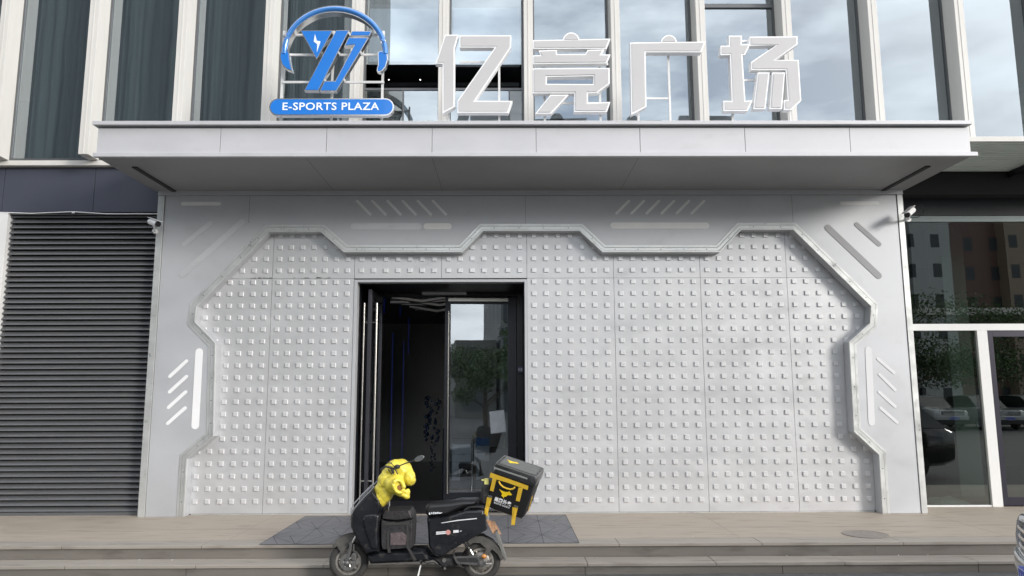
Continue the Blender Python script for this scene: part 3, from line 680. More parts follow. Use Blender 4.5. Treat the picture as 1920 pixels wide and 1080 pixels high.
# ================================================================ CANOPY SIGNS
SG = -1.36
def zpts(l, s, ox, oy=0): return [(a/s+ox, c/s+oy) for a, c in l]
def sign_letter(label, polys, posts, rails, holes={}):
    allp = [p for pl in polys for p in pl]; cx = sum(p[0] for p in allp)/len(allp); X0, _ = U(cx, 232, SG)
    t = thing('sign_letter', label, 'sign letter', (X0, SG+.06, 4.872), 'raised white characters standing on the canopy')
    b = MB(); fbm = MB()
    for i, pl in enumerate(polys):
        P = UP(pl, SG); H = [UP(h, SG) for h in holes.get(i, [])]
        b.prism(P, SG+.002+.0008*i, SG+.10, 0, H)
        fbm.prism(shrink(P, .017), SG-.004-.0006*i, SG+.001, 0, [offset(h, -.017 if area(h) > 0 else .017) for h in H])
    bd = b.build('letter_body', SIGNE, t); fbm.build('letter_face', SIGNW, bd)
    b = MB()
    for px, yt in posts:
        x, z = U(px, yt, SG+.14); b.box(x-.013, x+.013, SG+.115, SG+.141, 4.872, z)
    for x0p, x1p, yp in rails:
        xa, z = U(x0p, yp, SG+.13); xb, _ = U(x1p, yp, SG+.13); b.box(xa, xb, SG+.1, SG+.114, z-.013, z+.013)
    b.build('support_frame', PIPE, t)
    return t
def dome(cx, cy, r, s, ox):
    return [((cx+r*math.cos(math.pi*k/12))/s+ox, (cy-r*math.sin(math.pi*k/12))/s) for k in range(13)]
s = 4.5
yi = [zpts([(785,292),(900,292),(868,402),(868,900),(765,955),(765,538),(703,535),(720,490)], s, 660),
      zpts([(908,297),(1345,297),(1342,400),(1040,850),(1355,850),(1320,950),(890,950),(890,850),(1205,400),(908,400)], s, 660)]
sign_letter('white raised Chinese character nearest the blue headphone sign', yi, [(936,120),(836,205),(842,205)], [(862,936,118)])
jing = [dome(410,345,72,s,980) + [], zpts([(87,338),(742,325),(708,410),(87,410)], s, 980),
        zpts([(135,425),(288,420),(292,455),(528,455),(548,420),(690,415),(665,458),(742,458),(712,533),(87,540),(87,465),(150,465)], s, 980),
        zpts([(87,575),(735,572),(735,705),(630,782),(552,785),(552,868),(742,858),(712,943),(435,943),(435,786),(87,786)], s, 980),
        zpts([(235,798),(390,798),(242,957),(105,957)], s, 980)]
sign_letter('white raised Chinese character with a boxed middle, second of the four', jing, [(1020,100),(1123,100)], [(1020,1123,195),(1000,1140,122)],
            {3: [zpts([(205,648),(597,640),(597,708),(205,706)], s, 980)]})
gu = [dome(1235,362,68,s,980), zpts([(908,358),(1545,350),(1508,440),(1038,440),(1045,900),(918,968)], s, 980)]
sign_letter('white raised Chinese character shaped like an open corner, third of the four', gu, [(1196,200),(1252,98)], [(1210,1252,186)])
ch = [zpts([(302,300),(410,300),(410,372),(482,372),(438,462),(415,462),(440,850),(500,845),(460,935),(255,935),(255,850),(325,850),(310,462),(230,465),(230,385),(302,385)], s, 1300),
      zpts([(475,308),(880,305),(880,375),(690,505),(890,505),(912,850),(830,925),(765,925),(765,845),(800,840),(780,590),(490,590),(490,520),(700,380),(475,385)], s, 1300),
      zpts([(545,610),(645,610),(610,918),(508,918)], s, 1300), zpts([(668,610),(775,610),(750,918),(645,918)], s, 1300)]
sign_letter('white raised Chinese character at the right end of the sign row', ch, [(1372,200),(1475,120)], [(1380,1475,79),(1385,1430,152),(1372,1475,196)])

X0, _ = U(622, 232, SG)
lg = thing('headphone_sign', 'blue sign of headphones over angular letters with an E-SPORTS PLAZA plate', 'sign', (X0, SG+.06, 4.872))
s = 4.5; ox = 500
def piece(name, pl, y0=SG, y1=SG+.08, e=.010, par=lg):
    P = UP(zpts(pl, s, ox), SG); b = MB(); b.prism(P, y0+.003, y1); o = b.build(name, CHROME, par)
    b = MB(); b.prism(shrink(P, e), y0-.003, y0+.0025); b.build('blue_face', BLUE, o); return o
n = 40; ang = [R(-1)+R(182)*k/(n-1) for k in range(n)]
oa = [(572+447*math.cos(t), 445-402*math.sin(t)) for t in ang]; ia = [(572+405*math.cos(t), 445-345*math.sin(t)) for t in ang]
P = UP(zpts(oa + ia[::-1], s, ox), SG); b = MB(); b.prism(P, SG+.01, SG+.12); hb = b.build('headband', CHROME, lg, smooth=True)
ma = [(572+427*math.cos(t), 445-374*math.sin(t)) for t in ang]
b = MB(); b.tube([(U(a/s+ox, c/s, SG)[0], SG+.022, U(a/s+ox, c/s, SG)[1]) for a, c in ma], .036, 14); b.build('blue_tube', mat('gloss blue tube', (.04,.20,.56), .12, .25, coat=1), hb, smooth=True)
piece('earcup', [(115,440),(140,425),(175,427),(190,445),(194,500),(203,545),(218,600),(165,582),(130,545),(112,490)])
piece('earcup', [(937,440),(965,428),(1000,430),(1018,445),(1022,500),(1005,560),(975,595),(945,608),(928,595),(940,540)])
tri = piece('triangle_panel', [(283,256),(557,256),(422,503)])
P = UP(zpts([(408,288),(424,345),(455,350),(424,443),(428,375),(398,352)], s, ox), SG); b = MB(); b.prism(P, SG-.006, SG-.0032); b.build('bolt_mark', SIGNT, tri)
piece('letter_stroke', [(585,254),(697,254),(437,764),(315,764)])
piece('letter_stroke', [(722,262),(888,262),(865,302),(700,302)], e=.008)
piece('letter_stroke', [(690,316),(862,316),(588,768),(445,768),(488,683),(577,683),(738,380),(655,388)])
a = U(60/s*1+ox-0+ (905-905)/s, 0, SG)
r_ = (980-835)/2/s
xa, zc = U((30+72)/s+ox, 907/s, SG); xb, zc2 = U((1072-72)/s+ox, 907/s, SG); _, zt_ = U(600, 835/s, SG); _, zb2 = U(600, 980/s, SG); hh = zt_-zb2; zc = (zt_+zb2)/2
b = MB(); b.prism(capsule((xa, zc), (xb, zc), hh, 14), SG-.02, SG+.06); pl = b.build('name_plate', CHROME, lg, smooth=False)
b = MB(); b.prism(capsule((xa, zc), (xb, zc), hh-.03, 14), SG-.025, SG-.0205); b.build('blue_face', BLUE, pl)
tx0, _ = U(140/s+ox, 907/s, SG); tx1, _ = U(952/s+ox, 907/s, SG)
o = text('E-SPORTS PLAZA', .14, 'lettering', SIGNT, pl, .002, width=tx1-tx0, height=hh*.44, bold=.012)
bpy.context.view_layer.update()
o.location = Vector(((tx0+tx1)/2, SG-.0275, zc+.005)) - worg(pl)
for v in o.data.vertices: pass
b = MB()
for px, yt in ((534,60),(627,60),(720,60)):
    x, z = U(px, yt, SG+.16); b.box(x-.014, x+.014, SG+.125, SG+.153, 4.872, z)
for yp in (69,106,157):
    xa, z = U(534, yp, SG+.16); xb, _ = U(720, yp, SG+.16); b.box(xa-.01, xb+.01, SG+.124-.02, SG+.1245, z-.013, z+.013)
b.build('support_frame', PIPE, lg)

# ================================================================ SCOOTER
YS = -2.42
def Q(u, v): return U(600+u/4.3205, 830+v/4.3205, YS)
def QP(l): return [Q(*p) for p in l]
BLK = mat('scooter black plastic', (.008,.009,.012), .32, 0, var=.25, scale=6, rvar=.12, dirt=((.07,.065,.058), .57, .5))
BLKM = mat('scooter matt black', (.018,.018,.02), .6, 0, var=.2, scale=10, dirt=((.09,.08,.07), .56, .6))
RUB = mat('dusty rubber', (.045,.043,.04), .85, 0, var=.25, scale=14, bump=.3, bscale=60)
GRYM = mat('cast grey', (.15,.15,.15), .45, .6, var=.2, scale=12, dirt=((.2,.17,.13), .55, .5))
RIM = mat('dusty alloy', (.33,.31,.28), .45, .5, var=.25, scale=14, dirt=((.12,.10,.08), .52, .6))
SEATM = mat('seat vinyl', (.016,.016,.018), .34, 0, bump=.12, bscale=120)
SILV = mat('silver paint', (.42,.43,.45), .35, .6)
wx0, wz0 = Q(226, 955); wx1, wz1 = Q(1310, 952); wz0 = wz1 = -.25+.196; RW = .196; wx0 += .012; wx1 -= .006
scx = (wx0+wx1)/2
sco = thing('electric_scooter', 'black electric scooter parked side on before the steps', 'scooter', (scx, YS, -.25))
def wheel(cx, cz, hub, name):
    b = MB(); b.torus((cx, YS, cz), RW-.040, .040, 44, 14, sy=1.15)
    for k in range(44):                    # tread blocks
        a = 2*math.pi*k/44
        for s_ in (-1, 1):
            c_ = Vector((math.cos(a), 0, math.sin(a))); t_ = Vector((-math.sin(a), 0, math.cos(a))); p = Vector((cx, YS+.018*s_, cz)) + c_*(RW-.006)
            q = [p + t_*i*.007 + Vector((0, j*.010, 0)) + c_*k_*.004 for i in (-1,1) for j in (-1,1) for k_ in (-1,1)]
            b.add(q, [(0,1,3,2),(4,6,7,5),(0,4,5,1),(2,3,7,6),(0,2,6,4),(1,5,7,3)])
    ty = b.build(name, RUB, sco, smooth=True)
    b = MB(); r0 = RW-.072
    b.lathe((cx, YS, cz), [(r0-.014,-.036),(r0+.004,-.036),(r0+.006,-.026),(r0-.006,-.014),(r0-.006,.014),(r0+.006,.026),(r0+.004,.036),(r0-.014,.036),(r0-.018,0),(r0-.014,-.036)], 44)
    if hub == 'disc':
        for k in range(5):
            a = 2*math.pi*k/5+.3; pts = []
            p0 = Vector((cx+.03*math.cos(a), YS, cz+.03*math.sin(a))); p1 = Vector((cx+(r0-.01)*math.cos(a+.18), YS, cz+(r0-.01)*math.sin(a+.18)))
            b.tube([tuple(p0), tuple((p0+p1)/2), tuple(p1)], [.014,.011,.016], 8)
        b.cyl((cx, YS-.045, cz), (cx, YS+.045, cz), .034, n=20)
    else:
        b.lathe((cx, YS, cz), [(0,-.042),(.03,-.045),(.075,-.040),(.088,-.030),(.088,.030),(.075,.04),(0,.042)], 32)
        for k in range(9):
            a = 2*math.pi*k/9; b.tube([(cx+.08*math.cos(a), YS, cz+.08*math.sin(a)), (cx+(r0-.01)*math.cos(a), YS, cz+(r0-.01)*math.sin(a))], .012, 6)
    b.build('rim', RIM, ty, smooth=True)
    if hub == 'disc':
        b = MB(); b.lathe((cx, YS-.05, cz), [(.045,0),(.082,0),(.082,.004),(.045,.004),(.045,0)], 36)
        for k in range(6): a = k*math.pi/3; b.cyl((cx+.03*math.cos(a), YS-.052, cz+.03*math.sin(a)), (cx+.05*math.cos(a), YS-.052, cz+.05*math.sin(a)), .006, n=6)
        b.build('brake_disc', STEEL, ty, smooth=True)
wheel(wx0, wz0, 'disc', 'front_wheel'); wheel(wx1, wz1, 'motor', 'rear_wheel')
def body(name, pts, hw, m_, k=.9, layers=1, bevel=.012, c=None, par=sco, y0=None, y1=None):
    P = QP(pts); cx = sum(p[0] for p in P)/len(P); cz = sum(p[1] for p in P)/len(P)
    n = len(P); b = MB(); vs = []
    sh = [(1-k)*.9, (1-k)*.25, 0, 0, (1-k)*.25, (1-k)*.9]; ys = [-1, -.82, -.5, .5, .82, 1]
    S = .032/max(1e-6, (1-k)*.9)
    rings = []
    for q_, yy in zip(sh, ys):
        pp = shrink(P, q_*S) if q_ > 0 else P
        rings.append([(a, YS+yy*hw, c_) for a, c_ in pp])
    for r_ in rings: vs += r_
    fs = [(i*n+j, i*n+(j+1) % n, (i+1)*n+(j+1) % n, (i+1)*n+j) for i in range(5) for j in range(n)]
    for off, rr in ((0, rings[0]), (5*n, rings[-1])):
        tr_ = tessellate_polygon([[Vector((a, c_, 0)) for a, _, c_ in rr]]); fs += [tuple(i+off for i in t) for t in tr_]
    b.add(vs, fs); return b.build(name, m_, par, smooth=True, bevel=bevel)
# fenders
def arc(cx, cz, r0, r1, a0, a1, n=18):
    o_ = [(cx+r1*math.cos(R(a0+(a1-a0)*k/n)), cz+r1*math.sin(R(a0+(a1-a0)*k/n))) for k in range(n+1)]
    i_ = [(cx+r0*math.cos(R(a0+(a1-a0)*k/n)), cz+r0*math.sin(R(a0+(a1-a0)*k/n))) for k in range(n+1)]
    return o_ + i_[::-1]
DUST = mat('dusty fender', (.075,.072,.066), .65, 0, var=.3, scale=9, dirt=((.15,.14,.12), .55, .6))
b = MB(); b.prism(arc(wx0, wz0, RW+.012, RW+.022, 45, 140), YS-.06, YS+.06)
for y in (-.066, .058): b.prism(QP([(112,822),(140,782),(180,755),(235,738),(290,738),(305,762),(262,800),(190,895),(150,830)]), YS+y, YS+y+.008)
b.build('front_fender', DUST, sco, bevel=.002)
b = MB(); b.prism(arc(wx1, wz1, RW+.012, RW+.024, 8, 135), YS-.075, YS+.075)
for y in (-.082, .074): b.prism(QP([(1180,800),(1240,750),(1320,745),(1400,790),(1460,860),(1498,925),(1465,940),(1440,890),(1395,850),(1360,900),(1340,910),(1320,900),(1350,850),(1300,800),(1240,800),(1215,820)]), YS+y, YS+y+.008)
b.build('rear_fender', DUST, sco, bevel=.002)
b = MB(); b.prism(QP([(1415,715),(1438,700),(1512,935),(1492,945)]), YS-.07, YS+.07); b.build('mud_flap', mat('grey flap', (.17,.17,.16), .6, var=.2, scale=10), sco, bevel=.004)
# fork
b = MB()
for y in (-.085, .085):
    p0 = Q(308,740); p1 = Q(268,815); p2 = (wx0-.008, wz0)
    b.tube([(p0[0], YS+y, p0[1]), (p1[0], YS+y, p1[1])], .012, 10, 1); b.tube([(p1[0], YS+y, p1[1]), (p2[0], YS+y, p2[1])], [.019,.017], 12, 0)
    b.ball((p2[0], YS+y*1.02, p2[1]), (.028,.02,.028))
p0 = Q(268,800); b.cyl((p0[0], YS-.11, p0[1]), (p0[0], YS+.11, p0[1]), .016)
b.build('front_fork', [GRYM, STEEL], sco, smooth=True)
b = MB(); p = Q(300,905); b.box(p[0]-.03, p[0]+.012, YS-.105, YS-.06, p[1]-.04, p[1]+.03); p = Q(290,830); b.box(p[0]-.007,p[0]+.007,YS-.11,YS-.095,p[1]-.03,p[1]+.03); b.build('brake_caliper', GRYM, sco, bevel=.006)
# body
body('leg_shield', [(448,345),(380,415),(300,500),(270,545),(262,600),(266,665),(300,738),(330,800),(352,832),(398,888),(500,872),(512,850),(496,760),(497,600),(522,525),(520,440),(470,380)], .165, BLK, .55)
body('front_spine', [(350,600),(382,545),(480,540),(520,560),(505,700),(512,850),(430,858),(372,700)], .18, BLK, .3)
b = MB()
for (off, l_) in ((0,[(274,560),(280,520),(300,478),(370,400),(440,330),(462,318)]), (0,[(283,560),(300,520),(380,425),(450,355),(470,335)])):
    for y in (-.168, .168): b.tube([(*Q(*p),)[0:1]+(YS+y, Q(*p)[1]) for p in l_], .006 if l_[0][0] == 274 else .0035, 8)
b.build('edge_trim', SILV, sco, smooth=True)
body('floorboard', [(398,886),(512,850),(700,848),(860,842),(905,900),(965,920),(880,945),(425,965),(408,930)], .155, BLK, .5)
body('side_body', [(872,588),(905,583),(1040,570),(1180,520),(1345,512),(1352,640),(1366,680),(1262,748),(1184,792),(1080,850),(1002,905),(930,880),(888,822),(880,690)], .15, BLK, .35)
b = MB()
for s_ in (-1, 1):
    y = YS+s_*.1515; b.prism(QP([(905,598),(1345,560),(1350,640),(1360,678),(1262,738),(1180,784),(1002,890),(935,866),(905,815),(898,690)]), min(y, y-s_*.02), max(y, y-s_*.02))
b.build('side_cover', BLK, sco, bevel=.006)
sc_ = body('seat', [(864,510),(885,482),(935,478),(1060,470),(1150,452),(1280,449),(1302,480),(1262,498),(1180,512),(1110,540),(1042,575),(884,588),(862,562)], .145, SEATM, .2)
b = MB()
for i, (u, v, w_, h_) in enumerate(((900,556,10,16),(918,552,7,14),(934,552,8,17),(950,552,12,12),(966,550,10,14),(982,552,12,10),(996,549,6,6))):
    p = Q(u, v); b.box(p[0]-w_/1600, p[0]+w_/1600, YS-.1475, YS-.144, p[1]-h_/1600, p[1]+h_/1600)
b.build('seat_print', SIGNT, sc_)
b = MB()
for s_ in (-1, 1):
    b.tube([(Q(u, v)[0], YS+s_*.12, Q(u, v)[1]) for u, v in ((1162,552),(1190,520),(1225,506),(1300,508),(1345,520),(1356,545),(1330,560))], .011, 8)
p = Q(1356,545); b.cyl((p[0], YS-.12, p[1]), (p[0], YS+.12, p[1]), .011); b.build('grab_rail', BLKM, sco, smooth=True)
yd = YS-.1535
b = MB(); b.prism(QP([(952,699),(1032,694),(1032,714),(952,722)]), yd-.001, yd); b.prism(QP([(1089,687),(1131,684),(1131,705),(1089,708)]), yd-.001, yd); b.prism(QP([(1140,692),(1156,690),(1156,694),(1140,697)]), yd-.001, yd)
b.prism(QP([(990,628),(1120,605),(1275,590),(1276,597),(1120,613),(1000,631)]), yd-.001, yd)
b.build('decal', mat('decal white', (.7,.7,.72), .4), sco)
b = MB(); p = Q(1048,703); b.cyl((p[0], yd-.002, p[1]), (p[0], yd, p[1]), .024, n=24); b.build('round_badge', mat('faded red', (.55,.26,.24), .5), sco)
b = MB(); b.prism(QP([(952,708),(1032,702.5),(1032,705),(952,711)]), yd-.0016, yd-.0011); b.build('decal_line', DARKJ, sco)
# swing arm, shock, drive parts, stand
for s_ in (-1, 1):
    b = MB(); b.prism(QP([(1080,905),(1285,898),(1330,925),(1350,960),(1330,988),(1285,978),(1110,962)]), YS+s_*.095-.012, YS+s_*.095+.012); b.build('swing_arm', GRYM, sco, bevel=.006)
b = MB(); b.prism(QP([(1110,918),(1270,912),(1290,935),(1280,952),(1130,945)]), YS-.11, YS-.1075); b.build('arm_cover', BLKM, sco)
b = MB()
for s_ in (-1, 1):
    a = Q(1172,775); c = Q(1240,892); A = Vector((a[0], YS+s_*.10, a[1])); C_ = Vector((c[0], YS+s_*.10, c[1])); b.cyl(tuple(A), tuple(C_), .010, n=10, m=1); b.cyl(tuple(A.lerp(C_,.62)), tuple(C_), .022, .02, n=16, m=1)
    d = (C_-A).normalized(); e1 = Vector((0,1,0)); e2 = d.cross(e1); pts = []
    for k in range(90):
        t = k/89; pts.append(tuple(A.lerp(C_, t*.66) + .022*(math.cos(t*2*math.pi*7)*e1 + math.sin(t*2*math.pi*7)*e2)))
    b.tube(pts, .0055, 6, 0)
b.build('shock_absorber', [BLKM, STEEL], sco, smooth=True)
b = MB(); p = Q(1331,900); b.ball((p[0], YS-.12, p[1]), (.026,.02,.024)); b.cyl((p[0], YS-.105, p[1]), (p[0], YS-.06, p[1]), .008); b.build('turn_signal', mat('amber lens', (.55,.22,.05), .2, 0, coat=.5), sco, smooth=True)
body('motor_casing', [(905,905),(960,918),(1085,905),(1105,930),(1115,988),(1065,995),(1012,1018),(985,1005),(950,960),(915,938)], .09, BLKM, .4)
b = MB(); p = Q(1012,935)
b.cyl((p[0], YS-.1, p[1]), (p[0], YS-.088, p[1]), .02, n=14); p = Q(1018,1000); b.cyl((p[0], YS-.1, p[1]), (p[0], YS-.088, p[1]), .012, n=12)
p = Q(1365,945); b.cyl((p[0], YS-.13, p[1]), (p[0], YS-.10, p[1]), .016, n=14); p = Q(1395,960); b.cyl((p[0]-.06, YS-.125, p[1]+.006), (p[0], YS-.125, p[1]), .006, n=8)
p = (wx1, wz1); b.cyl((p[0], YS-.125, p[1]), (p[0], YS+.125, p[1]), .014, n=10); b.build('axle_bolts', STEEL, sco, smooth=True)
b = MB(); b.tube([(Q(u,v)[0], YS-.115, Q(u,v)[1]) for u, v in ((1100,850),(1085,870),(1090,910),(1110,950),(1150,985),(1175,992))], .006, 8); b.tube([(Q(u,v)[0], YS-.09, Q(u,v)[1]) for u, v in ((820,930),(870,960),(930,955),(990,990))], .005, 8); b.build('cable', BLKM, sco, smooth=True)
b = MB()
a = Q(835,930); c = Q(822,990); d = Q(787,1080)
b.tube([(a[0],YS-.05,a[1]),(c[0],YS-.12,c[1]),(d[0],YS-.21,-.275)], [.013,.012,.008], 8); b.box(a[0]-.03,a[0]+.02,YS-.07,YS-.02,a[1]-.03,a[1]+.04)
b.build('side_stand', STEEL, sco, smooth=True)
b = MB(); b.prism(QP([(1352,640),(1366,612),(1447,660),(1425,722)]), YS-.09, YS-.085); 
a0 = Q(1360,618); a1 = Q(1430,715); px_, pz_ = (a0[0]+a1[0])/2, (a0[1]+a1[1])/2
b = MB(); nn = Vector((a1[0]-a0[0], 0, a1[1]-a0[1])); n_ = Vector((.012, 0, .008))
w_ = Vector((.075, .10, -.03)); p0 = Vector((a0[0], YS-.06, a0[1])); p1 = Vector((a1[0]-.02, YS-.06, a1[1]-.01))
vs = [p0-w_*.25, p0+w_*.9, p1+w_*.9, p1-w_*.25]; b.add([tuple(v) for v in vs]+[tuple(v+Vector((.004,0,-.004))) for v in vs], [(0,1,2,3),(7,6,5,4),(0,1,5,4),(1,2,6,5),(2,3,7,6),(3,0,4,7)])
b.build('license_plate', mat('worn orange plate', (.34,.17,.08), .5, 0, var=.35, scale=30, dirt=((.5,.4,.3), .5, .7)), sco)
b = MB(); b.prism(QP([(1330,560),(1352,555),(1372,600),(1368,640),(1350,650)]), YS-.05, YS+.05); b.build('tail_light', mat('tail grey', (.3,.3,.28), .3), sco, bevel=.01)
# steering column, handlebar, mirror
b = MB()
b.tube([(Q(470,400)[0],YS,Q(470,400)[1]),(Q(590,215)[0],YS,Q(590,215)[1])], .05, 12); p = Q(600,205); b.tube([(p[0]+.04,YS-.33,p[1]-.01),(p[0],YS-.15,p[1]),(p[0]-.02,YS,p[1]-.02),(p[0],YS+.15,p[1]),(p[0]+.04,YS+.33,p[1]-.01)], .014, 10)
b.tube([(Q(600,190)[0],YS-.18,Q(600,190)[1]),(Q(560,175)[0],YS-.22,Q(560,175)[1]),(Q(520,205)[0],YS-.2,Q(520,205)[1])], .012, 8)
b.build('handlebar', BLKM, sco, smooth=True)
b = MB(); p = Q(645,182); b.ball((p[0], YS-.17, p[1]), (.03,.025,.022))
b.tube([(Q(560,152)[0],YS-.16,Q(560,152)[1]),(Q(600,150)[0],YS-.19,Q(600,150)[1]),(Q(628,185)[0],YS-.19,Q(628,185)[1]),(Q(600,240)[0],YS-.185,Q(600,240)[1]),(Q(575,200)[0],YS-.17,Q(575,200)[1])], .006, 7)
b.tube([(Q(575,190)[0],YS-.17,Q(575,190)[1]),(Q(628,190)[0],YS-.2,Q(628,190)[1]),(Q(652,240)[0],YS-.19,Q(652,240)[1])], .006, 7)
b.build('brake_lever', BLKM, sco, smooth=True)
b = MB(); b.tube([(Q(640,185)[0],YS-.18,Q(640,185)[1]),(Q(700,158)[0],YS-.18,Q(700,158)[1]),(Q(785,132)[0],YS-.17,Q(785,132)[1])], .006, 8)
st = b.build('mirror_stem', BLKM, sco, smooth=True)
c = Q(821,116); b = MB(); n = 24; ring = lambda k, y: [(c[0]+.053*k*math.cos(t)*math.cos(.38)-.027*k*math.sin(t)*math.sin(.38), y, c[1]+.053*k*math.cos(t)*math.sin(.38)+.027*k*math.sin(t)*math.cos(.38)) for t in [2*math.pi*j/n for j in range(n)]]
b.loft([ring(.86,YS-.186), ring(1,YS-.18), ring(1,YS-.168), ring(.5,YS-.15)]); b.build('mirror', mat('mirror housing', (.13,.14,.14), .28, .4), st, smooth=True)
b = MB(); b.tube([(Q(575,465)[0],YS-.1,Q(575,465)[1]),(Q(577,500)[0],YS-.11,Q(577,500)[1])], .006, 6); p = Q(573,480); b.torus((p[0],YS-.11,p[1]),.012,.003,16,6); p = Q(570,520); b.box(p[0]-.005,p[0]+.005,YS-.112,YS-.108,p[1]-.022,p[1]+.02); b.build('keys', STEEL, sco)
# padded backrest between seat and box
body('backrest', [(1300,470),(1310,360),(1330,330),(1395,300),(1402,520),(1345,505),(1310,495)], .13, BLKM, .3)
b = MB(); a = Q(1340,505); b.tube([(Q(1340,505)[0],YS-.1,Q(1340,505)[1]),(Q(1480,548)[0],YS-.11,Q(1480,548)[1]),(Q(1640,600)[0],YS-.11,Q(1640,600)[1])], .008, 8)
b.tube([(Q(1340,505)[0],YS+.1,Q(1340,505)[1]),(Q(1480,548)[0],YS+.11,Q(1480,548)[1]),(Q(1640,600)[0],YS+.11,Q(1640,600)[1])], .008, 8); p = Q(1640,600); b.cyl((p[0],YS-.11,p[1]),(p[0],YS+.11,p[1]),.008); b.tube([(Q(1345,560)[0],YS,Q(1345,560)[1]),(Q(1500,562)[0],YS,Q(1500,562)[1])],.012,8); b.build('rear_rack', STEEL, sco, smooth=True)
p = Q(1352,300); b = MB(); b.box(p[0]-.022,p[0]+.022,YS-.15,YS-.132,p[1]-.03,p[1]+.028); b.box(p[0]-.05,p[0]-.02,YS-.145,YS-.135,p[1]+.005,p[1]+.02); b.build('yellow_tag', mat('tag yellow', (.65,.62,.2), .5), sco, bevel=.004)

# ---- yellow padded cover over the handlebar
YEL = mat('yellow padded nylon', (.72,.60,.07), .36, 0, var=.08, scale=7, bump=.12, bscale=40, dirt=((.45,.33,.05), .63, .6))
def puff(mb, pts, hw, yc, m_=0, rings=7, nres=44):
    P = QP(pts); n0 = len(P); res = []
    L_ = [(Vector(P[i])-Vector(P[i-1])).length for i in range(1, n0)] + [(Vector(P[0])-Vector(P[-1])).length]; T = sum(L_)
    for k in range(nres):
        d = T*k/nres; i = 0
        while d > L_[i]: d -= L_[i]; i += 1
        a = Vector(P[i]); c_ = Vector(P[(i+1) % n0]); res.append(a.lerp(c_, d/L_[i]))
    for _ in range(2): res = [(res[i-1]+res[i]*2+res[(i+1) % nres])/4 for i in range(nres)]
    cen = sum(res, Vector((0,0)))/nres; rr = []
    for j in range(-rings, rings+1):
        t = j/(rings+.35); s_ = math.sqrt(1-t*t)**.8; rr.append([(cen.x+(p.x-cen.x)*s_, yc+hw*t, cen.y+(p.y-cen.y)*s_) for p in res])
    mb.loft(rr, m_)
b = MB()
puff(b, [(432,468),(440,410),(462,330),(500,300),(590,310),(625,340),(640,395),(600,412),(560,482),(500,526),(462,514),(440,492)], .115, YS-.05)
puff(b, [(468,340),(484,262),(520,212),(590,225),(650,290),(610,370),(520,390),(475,375)], .12, YS-.05)
puff(b, [(512,215),(545,165),(575,143),(620,127),(690,129),(722,158),(748,196),(768,240),(755,290),(700,320),(630,300),(550,275)], .12, YS-.04)
puff(b, [(535,300),(562,255),(620,240),(680,250),(700,290),(690,380),(640,412),(585,395),(548,375)], .10, YS-.13)
puff(b, [(700,215),(745,205),(782,245),(784,300),(758,345),(715,340),(690,290)], .09, YS-.09)
puff(b, [(640,385),(690,370),(735,350),(748,375),(744,430),(716,434),(690,420),(650,414)], .055, YS-.17)
ell = [(Q(664+36*math.cos(t)+8*math.sin(t), 330+50*math.sin(t))[0], YS-.235+.02*math.cos(t), Q(664+36*math.cos(t)+8*math.sin(t), 330+50*math.sin(t))[1]) for t in [2*math.pi*k/22 for k in range(22)]]
b.tube(ell, .017, 9, closed=True)
ell2 = [(x-.004, y+.03, z) for x, y, z in ell]; b.tube(ell2, .022, 9, closed=True)
jk = b.build('handlebar_cover', YEL, base=(Q(590,300)[0], YS, Q(590,300)[1]))
rm = jk.modifiers.new('remesh', 'REMESH'); rm.mode = 'VOXEL'; rm.voxel_size = .0055; rm.use_smooth_shade = True
sm = jk.modifiers.new('smooth', 'SMOOTH'); sm.iterations = 7; sm.factor = .5
# bake the joined shape, then quilt it: padded bands between stitched seams, with small drag wrinkles
bpy.context.view_layer.update()
nm = bpy.data.meshes.new_from_object(jk.evaluated_get(bpy.context.evaluated_depsgraph_get())); jk.modifiers.clear(); jk.data = nm
nrm = [v.normal.copy() for v in nm.vertices]
for v, n_ in zip(nm.vertices, nrm):
    p = v.co; q_ = p*9.0
    s1 = p.x*.62 + p.z*.78 + .022*mnoise.noise(q_) + .30*p.y*.2
    band = abs(math.sin(math.pi*s1/.095))**.45
    wr = 1-abs(mnoise.noise(Vector((p.x*16+p.z*9, p.y*10, p.z*30-p.x*22))))*2.2
    big = mnoise.noise(p*13+Vector((3,1,7)))
    v.co = p + n_*(.0065*(band-.8) + .0016*wr*(.4+.6*band) + .008*big)
nm.polygons.foreach_set('use_smooth', [True]*len(nm.polygons))
if not nm.materials: nm.materials.append(YEL)
tag(jk, 'bright yellow padded cover draped over the scooter handlebar', 'handlebar cover')
b = MB(); c = Q(664,345); b.ball((c[0], YS-.205, c[1]-.004), (.036,.022,.040), 0, 16, 8)
b.build('lining_patch', mat('orange lining', (.26,.12,.04), .7, var=.2, scale=20), jk, smooth=True)
b = MB()
b.tube([(Q(u,v)[0], YS-.155+.0*u, Q(u,v)[1]) for u, v in ((445,470),(480,440),(530,395),(548,380))], .004, 6); b.build('seam', mat('seam brown', (.45,.32,.05), .7), jk, smooth=True)

